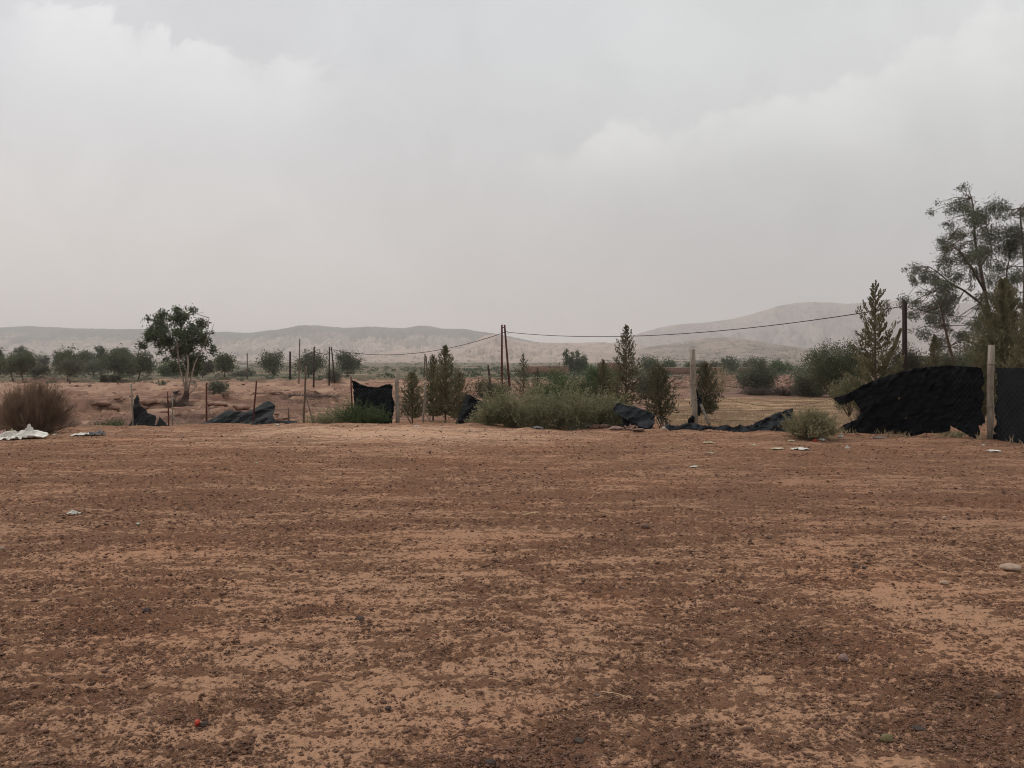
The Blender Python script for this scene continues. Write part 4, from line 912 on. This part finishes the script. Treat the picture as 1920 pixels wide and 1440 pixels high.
def net(name, label, poly, holes=(), Yadd=0, slope=0.0, fold=.05, m='net', seed=0, cell=1.1, fsx=.10, wires=None, crump=.75, thick=.006, Yb=None, group='pieces of black shade netting along the fence'):
    P = np.array(poly, float); x0, y0 = P.min(0); x1, y1 = P.max(0)
    nx = int((x1-x0)/cell)+2; ny = int((y1-y0)/cell)+2
    gx, gy = np.meshgrid(np.linspace(x0, x1, nx), np.linspace(y0, y1, ny), indexing='ij')
    cx = (gx[:-1, :-1]+gx[1:, 1:])/2; cy = (gy[:-1, :-1]+gy[1:, 1:])/2
    w = (.8 if x1-x0 > 150 else .25)*fbm(cx*.25, cy*.25, 2, seed+3)
    ok = inpoly(cx+w, cy+w, poly)
    for h in holes: ok &= ~inpoly(cx+w*1.4, cy+w, h)
    Yv = (YF(gx) if Yb is None else np.full(gx.shape, float(Yb)))+Yadd
    X3 = (gx-PX0)/F*Yv; Z3 = EYE-(gy-PYH)/F*Yv
    up = (y1-gy)/(y1-y0)
    Y3 = Yv+slope*up+fold*(fbm(gx*fsx*.6+.03*gy, gy*.04, 2, seed)*1.5+crump*fbm(gx*.07+4, gy*.11+gx*.03, 3, seed+9))
    idx = np.arange(nx*ny).reshape(nx, ny)
    Fq = np.stack([idx[:-1, :-1], idx[1:, :-1], idx[1:, 1:], idx[:-1, 1:]], -1)[ok]
    used = np.unique(Fq); mp = np.full(nx*ny, -1); mp[used] = np.arange(len(used)); Fq = mp[Fq]
    V = np.stack([X3.ravel(), Y3.ravel(), Z3.ravel()], 1)[used]
    b = np.array([V[:, 0].mean(), V[:, 1].mean(), V[:, 2].min()])
    t = thing(name, label, 'netting', b, group)
    o = mk('sheet', V, Fq, M[m], t, smooth=True)
    s = o.modifiers.new('thickness', 'SOLIDIFY'); s.thickness = thick; s.offset = 0
    if wires:
        px, qy, r0, dx, dy = wires; mb = MB(); a0, a1 = px; b0, b1 = qy; lines = []
        from itertools import product
        n1 = int((a1-a0)/dx)+2; n2 = int((b1-b0)/dy)+1
        for i in range(-n2, n1+1):
            for sgn in (1, -1):
                pts = []
                for j in range(n2*2+1):
                    qx = a0+i*dx+(j*dx/2 if sgn > 0 else (n2*dx-j*dx/2)); yy = b0+j*dy/2
                    pts.append((qx, yy))
                seg = [q for q in pts if a0 <= q[0] <= a1 and b0 <= q[1] <= b1 and bool(inpoly(np.array([q[0]]), np.array([q[1]]), poly)[0])]
                if len(seg) > 1:
                    Q = []
                    for qx, yy in seg:
                        yv = float(YF(qx))+Yadd-.04-fold*1.1; Q.append([(qx-PX0)/F*yv, yv, EYE-(yy-PYH)/F*yv])
                    mb.tube(Q, [r0]*len(Q), 3, cap=False)
        if mb.n: mb.build('wire_mesh', M['mesh'], t)
    return t
net('shade_net', 'big black torn net sagging left of the square grey post',
    [(1564, 747), (1580, 741), (1600, 733), (1618, 722), (1640, 713), (1662, 706), (1690, 697), (1720, 690), (1750, 687), (1778, 685), (1810, 687), (1838, 689), (1842, 700), (1844, 760), (1841, 795), (1836, 823), (1812, 820), (1800, 812), (1788, 806), (1770, 812), (1740, 812), (1705, 819), (1680, 813), (1640, 814), (1600, 819), (1584, 819), (1576, 808), (1575, 801), (1590, 793), (1606, 786), (1614, 775), (1610, 762), (1602, 750), (1590, 756), (1575, 759)],
    holes=[[(1782, 798), (1792, 803), (1812, 815), (1822, 822), (1806, 823), (1790, 816), (1784, 810)], [(1836, 797), (1842, 800), (1842, 815), (1836, 812)], [(1683, 745), (1691, 744), (1686, 750)], [(1694, 783), (1699, 782), (1696, 786)]],
    seed=2, fold=.06, wires=((1786, 1846), (700, 815), .0010, 9, 11))
net('shade_net', 'dark net with pale wire mesh at the right edge, right of the square post',
    [(1868, 689), (1900, 690), (1960, 688), (2040, 690), (2040, 842), (1960, 838), (1915, 838), (1880, 834), (1854, 827), (1856, 818), (1866, 812)],
    seed=4, fold=.05, wires=((1868, 1990), (692, 826), .0011, 10, 12))
net('shade_net', 'upright black net bunched left of the pale middle post',
    [(660, 713), (664, 714), (676, 720), (690, 725), (710, 726), (722, 721), (731, 720), (736, 724), (735, 742), (740, 757), (738, 775), (735, 797), (722, 800), (705, 798), (690, 796), (672, 792), (662, 770), (663, 740)],
    seed=6, fold=.10, Yadd=0.1, wires=((664, 736), (728, 790), .003, 5, 6))
net('shade_net', 'small black net scrap leaning left of the weed thicket',
    [(872, 741), (880, 741), (895, 749), (910, 756), (912, 770), (906, 790), (900, 797), (870, 797), (853, 796), (860, 780), (866, 760)], seed=8, fold=.07, slope=.3)
net('shade_net', 'first black net at the left hanging in a peak from a grey stake',
    [(247, 742), (251, 742), (256, 755), (264, 766), (270, 768), (274, 775), (290, 780), (292, 796), (294, 797), (298, 781), (306, 790), (318, 801), (290, 802), (262, 803), (237, 803), (243, 792), (245, 765)], seed=10, fold=.07, slope=.3, crump=.3, m='netg', Yadd=-.1)
net('shade_net', 'long black net collapsed on the ground left of the short stake',
    [(358, 800), (380, 793), (398, 783), (412, 771), (430, 773), (450, 775), (466, 768), (476, 757), (484, 755), (500, 762), (506, 780), (516, 790), (555, 790), (556, 795), (500, 797), (470, 799), (420, 801), (380, 802)], seed=12, fold=.16, slope=.9, crump=.35, m='netg', Yadd=-.3, fsx=.045)
net('shade_net', 'faded grey net fallen over a heap left of the egg shaped conifer',
    [(1155, 770), (1163, 760), (1172, 758), (1180, 763), (1198, 765), (1216, 772), (1233, 780), (1232, 790), (1222, 799), (1216, 805), (1200, 800), (1180, 790), (1166, 782), (1158, 778)], seed=14, fold=.08, slope=.7, m='netg', Yb=18.4, fsx=.05)
net('shade_net', 'black underside of the fallen grey net', [(1170, 782), (1182, 788), (1200, 797), (1218, 801), (1232, 792), (1219, 807), (1190, 806), (1168, 804)], seed=15, fold=.06, Yb=18.5, slope=.2)
net('shade_net', 'long flat black net trailing on the ground before the leaning pale post',
    [(1250, 796), (1270, 800), (1288, 795), (1300, 794), (1320, 798), (1345, 802), (1365, 797), (1376, 802), (1390, 797), (1400, 800), (1420, 796), (1440, 787), (1460, 779), (1478, 774), (1494, 769), (1500, 768), (1504, 774), (1498, 790), (1480, 808), (1455, 811), (1420, 811), (1380, 809), (1330, 806), (1290, 807), (1256, 807), (1248, 802)], seed=16, fold=.10, slope=.5, Yb=17.75, m='netg', fsx=.06)
net('shade_net', 'rolled strip of dark net hanging behind the leaning pale post', [(1302, 728), (1308, 732), (1314, 745), (1318, 760), (1312, 779), (1306, 782), (1303, 770)], seed=18, fold=.05, Yadd=.12, m='netg')
net('shade_net', 'small black bundle of net at the foot of the leaning pale post', [(1288, 796), (1290, 785), (1297, 778), (1302, 782), (1302, 797)], seed=19, fold=.08, Yadd=-.12)
rock('net_scrap', 'small dark lump caught on the tip of the long flat net', 1505, 771, 7, 6, 'brownbag', 'scrap', None, 420, .3, 0, Y=18)
def wire(name, label, pts, rad, m, cat='wire', group=None):
    mb = MB(); mb.tube(pts, [rad]*len(pts), 5); P = np.array(pts)
    return mb.build(name, M[m], label=label, cat=cat, group=group, origin=P.mean(0))
def sag(p, q, s, n=24):
    p = np.array(p, float); q = np.array(q, float); t = np.linspace(0, 1, n)[:, None]; P = p+(q-p)*t; P[:, 2] -= (4*s*t*(1-t))[:, 0]; return P
def at_f(px, py): return at(px, py, float(YF(px)))
gw = 'slack fence wires between the posts'
for lab, a, b_, s in [('upper wire between the middle post and the net scrap', (746, 786), (878, 787), .03), ('lower wire between the middle post and the net scrap', (746, 797), (858, 797), .01),
    ('wire right of the short stake running to the tall brown stake', (541, 769), (571, 768), .01), ('straight wire across the stubble right of the leaning pale post', (1302, 768), (1480, 768), .03), ('wire left of the leaning pale post over the conifer foot', (1240, 769), (1300, 768), .02),
    ('lower slack wire right of the leaning pale post', (1304, 784), (1470, 789), .03), ('wire from the black long net to the short stake', (480, 766), (541, 768), .02)]:
    wire('fence_wire', lab, sag(at_f(*a), at_f(*b_), s), .0055, 'wire', group=gw)
for lab, a, b_, s in [('upper slack wire left of the tall brown stake', (481, 728), (573, 722), .12), ('wire between the first black net and the dark braced stake', (249, 760), (387, 757), .14), ('wire from the dark braced stake to the leaning dark stake', (388, 742), (478, 744), .16),
    ('upper wire from the tall brown stake to the upright net', (573, 730), (659, 735), .14), ('top wire from the middle post across the conifers', (746, 742), (906, 752), .22), ('wire from the upright net to the middle post', (660, 712), (744, 716), .05),
    ('slack wire over the weed thicket to the fallen grey net', (906, 752), (1172, 760), .2), ('top wire from the leaning pale post to the torn end of the big net', (1301, 722), (1568, 746), .35), ('wire joining the big net to the square post', (1838, 700), (1858, 698), .01)]:
    wire('fence_wire', lab, sag(at_f(*a), at_f(*b_), s), .0045, 'wire', group=gw)
def fence_tufts():
    r = np.random.default_rng(97); n = 5200; px = r.uniform(150, 1990, n); cl = fbm(px*.02, px*0, 3, 5)
    px = px[cl+.2*r.normal(size=n) > .02]; n = len(px); Y = YF(px)+r.normal(size=n)*.35+.15; Y = np.where(px < 260, 25+r.normal(size=n)*2, Y); x = (px-PX0)/F*Y
    d = rdir(n, r)*.8; d[:, 2] = .9; V, Fc = cards(np.stack([x, Y, hz(x, Y)-.01], 1), d, r.uniform(.05, .20, n), .014, r)
    mk('dry_weeds', V, Fc, M['drygrass'], kind='stuff', label='dry weeds and straw caught along the foot of the fence')
fence_tufts()
# loose drooping strips by the fallen net
def strips():
    mb = MB(); r = np.random.default_rng(91)
    for i in range(14):
        p = at(1236+r.normal()*2, 782, 19.4); q = gnd(1236+r.uniform(-3, 26), 19.2+r.uniform(-.2, .5)); mid = (p+q)/2+np.array([r.normal()*.08, 0, .06+r.normal()*.03])
        mb.tube([p, mid, q], [.012, .009, .006], 4)
    mb.build('torn_strips', M['netg'], label='torn stiff strips hanging from the corner of the fallen grey net', cat='netting', origin=gnd(1242, 19.3))
strips()

# ------------------------------------------------------------------ utility poles and cables
def pole(name, label, legs, Y, m, cross=True, group='utility poles', hook=None, rad=.10):
    b = gnd(legs[0][1][0], Y); t = thing(name, label, 'utility pole', b, group); tops = []
    for i, (tp, bt) in enumerate(legs):
        mb = MB(); g_ = gnd(bt[0], Y+i*.12); T = at(tp[0], tp[1], Y+i*.12); g_[2] -= .4
        mb.tube([g_, (g_+T)/2, T], [rad, rad*.92, rad*.8], 8); mb.build('leg' if len(legs) > 1 else 'shaft', M[m], t, smooth=True); tops.append(T)
    if len(legs) > 1:
        mb = MB(); c = (tops[0]+tops[1])/2
        mb.tube([tops[0]-(.05, 0, .25), tops[1]-(-.05, 0, .25)], [.035, .035], 6); mb.build('crossbar', M[m], t); mb = MB(); mb.tube([tops[0]-(.02, 0, .7), tops[1]-(-.05, 0, .7)], [.03, .03], 6)
        mb.build('crossbar', M[m], t)
    if hook:
        mb = MB(); mb.tube([at(*hook[0], Y), at(*hook[1], Y), at(*hook[2], Y)], [.03, .035, .025], 6); mb.build('bracket', M['cable'], t)
    return t
YP, YR, YL = 70, 43, 85
pole('utility_pole', 'rust red pole of two legs spread at the foot, in the middle of the view', [((941, 609), (941, 745)), ((946, 609), (957, 745))], YP, 'rust', hook=((946, 622), (952, 622), (953, 627)), rad=.105)
pole('utility_pole', 'dark double pole rising behind the big black net at the right', [((1694, 562), (1695, 750)), ((1698, 566), (1698.5, 750))], YR, 'rustd', hook=((1694, 575), (1689, 575), (1690, 580)), rad=.095)
pole('utility_pole', 'far pair of poles leaning together left of the round olive', [((617.5, 650), (617, 736)), ((621.5, 651), (629, 735))], YL, 'rustd', hook=((622, 656), (626, 656), (627, 660)), rad=.085)
pole('utility_pole', 'far pale pair of poles seen left of the feathery conifers', [((797, 664), (795, 705)), ((799, 668), (801, 705))], 190, 'postd', rad=.22)
for i, (tp, bt, Y, rd, m, lab) in enumerate([((463.5, 662), (464, 706), 150, .14, 'postd', 'thin far pole alone right of the neat round olive'), ((544, 659), (544, 708), 130, .20, 'rustd', 'stout far pole left of the wide dark olive'),
     ((562, 635), (560, 715), 105, .10, 'postd', 'tallest thin pole leaning before the wide dark olive'), ((589, 650), (588, 729), 85, .10, 'rustd', 'pole crossing the right half of the wide dark olive'), ((915, 685), (924, 750), 52, .085, 'rustd', 'short rust pole leaning right left of the two legged rust pole')]):
    pole('utility_pole', lab, [(tp, bt)], Y, m, rad=rd)
gc = 'overhead cables'
a0, a1, a2 = at(626, 656, YL), at(941, 625, YP), at(953, 623, YP)
wire('overhead_cable', 'cable sagging between the far leaning pair and the two legged rust pole', sag(a0, a1, 1.15, 40), .028, 'cable', 'cable', gc)
wire('overhead_cable', 'long cable sagging from the two legged rust pole to the dark double pole', sag(a2, at(1689, 575, YR), .93, 60), .026, 'cable', 'cable', gc)
wire('overhead_cable', 'cable running from the dark double pole behind the large eucalyptus', sag(at(1698, 575, YR), at(2080, 560, 36), .75, 40), .014, 'cable', 'cable', gc)
wire('overhead_cable', 'short slack cable hanging left from the far leaning pair', sag(at(617, 660, YL), at(545, 664, 130), 1.1, 20), .03, 'cable', 'cable', gc)

# ------------------------------------------------------------------ far walls and houses
def mudwall(label, x0, x1, ytop, Y, h, thick=.45):
    k = Y/F; a = at(x0, ytop, Y); b = at(x1, ytop, Y); zt = a[2]; t = thing('mud_wall', label, 'wall', ((a[0]+b[0])/2, Y, zt-h), 'mud walls far behind the fence')
    r = np.random.default_rng(int(x0)); n = max(4, int((x1-x0)/6)); mb = MB(); xs = np.linspace(a[0], b[0], n+1)
    for i in range(n):
        pass
    mb.box(((a[0]+b[0])/2, Y, zt-h/2-.3), (b[0]-a[0], thick, h+.6))
    mb.build('wall', M['mud'], t)
    mc = MB(); mc.box(((a[0]+b[0])/2, Y, zt+.16), (b[0]-a[0]+.1, thick+.2, .12)); mc.build('coping', M['mudtop'], t)
mudwall('long red mud wall with pale coping behind the feathery green trees', 984, 1066, 687, 210, 2.3)
mudwall('red wall piece right of the cypress clump', 1120, 1172, 681, 240, 2.4)
mudwall('low red wall between the far round trees', 1228, 1300, 690, 200, 1.3)
mudwall('low red wall right of the leaning grey post', 1306, 1350, 690, 205, 1.2)
mudwall('short brick coloured wall behind the tan wispy shrub', 1385, 1420, 690, 200, 1.2)
def house(label, px, py, w, h, Y, m='lime'):
    k = Y/F; c = at(px, py, Y); W_, H_ = w*k, h*k
    t = thing('house', label, 'house', (c[0], Y, c[2]-H_), 'far pale houses')
    b = MB(); b.box((c[0], Y, c[2]-H_/2-1), (W_, W_*.6, H_+2)); b.build('wall', M[m], t)
    b = MB(); b.box((c[0], Y, c[2]+.25), (W_+.6, W_*.6+.6, .4)); b.build('roof', M['mudtop'], t)
    for s in (-.28, .28):
        b = MB(); b.box((c[0]+s*W_, Y-W_*.3-.02, c[2]-H_*.45), (W_*.10, .1, H_*.28)); b.build('window', M['dark'], t)
    b = MB(); b.box((c[0], Y-W_*.3-.03, c[2]-H_*.62), (W_*.12, .12, H_*.6)); b.build('door', M['dark'], t)
house('pale house highest on the village slope', 1284, 641, 11, 4, 1950)
house('pale house midway down the village slope', 1262, 655, 9, 2.6, 1600)
house('pale small house right of the middle one on the slope', 1283, 657, 5, 2.6, 1600)
house('long pale house at the right on the village slope', 1395, 668, 20, 2.4, 1250)
house('pale house at the foot of the slope, right of the slim conifer', 1196, 674, 12, 5, 420, 'lime')
house('small white house far off between the conifer and the cypress clump', 1141, 676, 6, 3, 600)
house('low white shed far off left of the two-humped olive', 457, 682, 13, 3, 420)
house('white shed glimpsed left of the solitary eucalyptus', 292, 680, 10, 3, 420)

# ------------------------------------------------------------------ litter
def crumple(name, label, px, py, wpx, hpx, m, seed, cat='litter', peak=None, group='litter on the ground', Y=None, flat=.3, n=26):
    r = np.random.default_rng(seed); Y = Y or Yof(px, py); b = gnd(px, Y); k = Y/F; w, h = wpx*k, hpx*k
    s = np.linspace(-1, 1, n); gx, gy = np.meshgrid(s, s, indexing='ij')
    rr = np.sqrt(gx**2+gy**2); ang = np.arctan2(gy, gx); R_ = 1+.25*np.sin(ang*2+seed)+.18*np.sin(ang*5+seed*2)
    q = np.maximum(np.abs(gx), np.abs(gy)); ux = gx*q/(rr+1e-6)*R_; uy = gy*q/(rr+1e-6)*R_
    z = h*(flat*(1-q)+.55*np.abs(fbm(gx*1.6+seed, gy*1.6, 3, seed))+.02)
    if peak: z += h*peak[2]*np.exp(-((gx-peak[0])/.35)**2-((gy-peak[1])/.45)**2)
    X = b[0]+ux*w/2; Yw = Y+uy*w*.35; Z = hz(X, Yw)+z+.006
    idx = np.arange(n*n).reshape(n, n); Fq = np.stack([idx[:-1, :-1], idx[1:, :-1], idx[1:, 1:], idx[:-1, 1:]], -1).reshape(-1, 4)
    o = mk(name, np.stack([X.ravel(), Yw.ravel(), Z.ravel()], 1), Fq, M[m], smooth=True, label=label, cat=cat, group=group, origin=b)
    sm_ = o.modifiers.new('thickness', 'SOLIDIFY'); sm_.thickness = .004
    return o
crumple('plastic_sheet', 'large white plastic sheet spread before the dry shrub', 30, 824, 88, 24, 'white', 1, cat='plastic sheet')
crumple('plastic_bag', 'white bag end standing up at the right of the plastic sheet', 52, 820, 34, 22, 'white', 2, peak=(.2, 0, .7), cat='bag')
crumple('plastic_sheet', 'yellowed plastic film lying over the white sheet', 26, 820, 40, 24, 'cream', 3, cat='plastic sheet')
crumple('plastic_bag', 'pinkish bag on the plastic sheet at the left edge', 3, 820, 22, 24, 'pink', 4, cat='bag')
crumple('plastic_scrap', 'small white scrap just right of the plastic sheet', 103, 816, 11, 4, 'white', 5)
crumple('cloth', 'flat white cloth right of the dry shrub', 155, 816, 36, 8, 'white', 6, cat='cloth')
crumple('cloth', 'greyish patterned crumpled cloth at the end of the white one', 183, 816, 22, 14, 'grey', 7, cat='cloth')
crumple('plastic_bag', 'pale green plastic bag before the weed thicket', 1088, 804, 30, 20, 'palegreen', 8, peak=(.1, .2, .75), cat='bag')
crumple('rag', 'brown rag right of the pale green bag', 1118, 803, 26, 12, 'brownbag', 9, cat='rag')
crumple('rag', 'reddish brown rags under the fallen grey net', 1182, 806, 30, 16, 'brownbag', 10, cat='rag')
crumple('plastic_bag', 'bluish dark plastic in the foot of the weed thicket', 1008, 804, 26, 9, 'grey', 11, cat='bag')
crumple('rag', 'crumpled white rag alone on the left of the yard', 137, 965, 22, 9, 'white', 12, cat='rag', flat=.6)
crumple('paper', 'white flat scrap alone in the yard below the long flat net', 1302, 876, 15, 4, 'white', 13)
crumple('paper', 'pale curled paper nearest the long flat net', 1329, 831, 17, 5, 'cream', 14)
crumple('paper', 'small pale paper below the curled one', 1332, 851, 13, 5, 'cream', 15)
crumple('paper', 'small pale scrap between the curled paper and the white strips', 1413, 836, 9, 5, 'cream', 16)
crumple('plastic_strip', 'broken white strips in front of the low yellowish shrub', 1500, 843, 34, 6, 'white', 17)
crumple('plastic_strip', 'thin white strip left of the broken white strips', 1458, 842, 26, 4, 'cream', 18)
crumple('paper', 'white scrap right of the broken white strips', 1589, 842, 9, 7, 'white', 19, peak=(0, 0, .5))
crumple('wrapper', 'red wrapper at the foot of the low yellowish shrub', 1529, 828, 9, 7, 'redp', 20)
crumple('wrapper', 'whitish wrapper right of the red one', 1541, 827, 14, 8, 'white', 21)
crumple('wrapper', 'yellowish wrapper at the left foot of the low shrub', 1484, 828, 10, 5, 'cream', 22)
crumple('plastic_bag', 'white plastic cup shape between the low shrub and the big net', 1577, 823, 11, 12, 'white', 23, peak=(0, 0, .5), cat='bag')
crumple('paper', 'jagged row of white paper near the square post', 1864, 847, 28, 6, 'white', 24)
crumple('paper', 'tiny white scrap left of the jagged white paper', 1844, 836, 7, 5, 'white', 25)
crumple('plastic_scrap', 'long grey plastic piece under the big net', 1648, 822, 24, 5, 'grey', 26)
crumple('plastic_scrap', 'pale scrap at the foot of the pale middle post', 780, 800, 12, 3, 'white', 27)
crumple('plastic_scrap', 'white speck before the long black collapsed net', 520, 797, 7, 3, 'white', 28)
crumple('plastic_scrap', 'small greenish scrap in the left middle of the yard', 259, 984, 8, 4, 'palegreen', 29)
crumple('leaf_scrap', 'tiny white curl in the upper left of the yard', 481, 870, 7, 6, 'cream', 30)
def cap():
    Y = Yof(370, 1362); b = gnd(370, Y); mb = MB(); k = Y/F; rr = 4.6*k; t = thing('bottle_cap', 'bright red bottle cap in the left foreground', 'bottle cap', b)
    c = b+np.array([0, 0, .016]); ax = np.array([.25, -.55, .8]); ax /= np.linalg.norm(ax)
    P = [c-ax*.012, c-ax*.011, c+ax*.009, c+ax*.012]; mb.tube(P, [rr*.95, rr, rr, rr*.85], 20); mb.build('shell', M['redp'], t, smooth=False)
cap()
def straw(label, p, q, rad, m='straw'):
    Ya, Yb = Yof(*p), Yof(*q); a = gnd(p[0], Ya); b = gnd(q[0], Yb); mid = (a+b)/2+np.array([0, .01, .004])
    wire('straw_stalk', label, [a+(0, 0, .012), mid+(0, 0, .012), b+(0, 0, .012)], rad, m, 'straw', 'dry stalks on the yard')
straw('bright dry straw in the right of the foreground', (1127, 1303), (1187, 1318), .0016)
straw('thin faint straw in the middle of the foreground', (822, 1331), (890, 1335), .001)
straw('pale twig with a thick end in the middle of the yard', (980, 968), (1008, 963), .005)
straw('dark wisp of twig right of the bright straw', (1318, 876), (1331, 874), .006, 'twig')
def bits():
    r = np.random.default_rng(95); n = 160; yy = 1.6*F/r.uniform(150, 760, n); x = r.uniform(-.66, .66, n)*yy; s = .0022*(1+np.clip(yy-3, 0, 17)*.10)
    V, Fc = rocks_mesh(np.stack([x, yy, hz(x, yy)+.006], 1), np.stack([s*1.5, s, s*.7], 1), r)
    mk('pale_specks', V, Fc, M['cream'], kind='stuff', label='tiny pale specks of grit and litter across the yard')
bits()
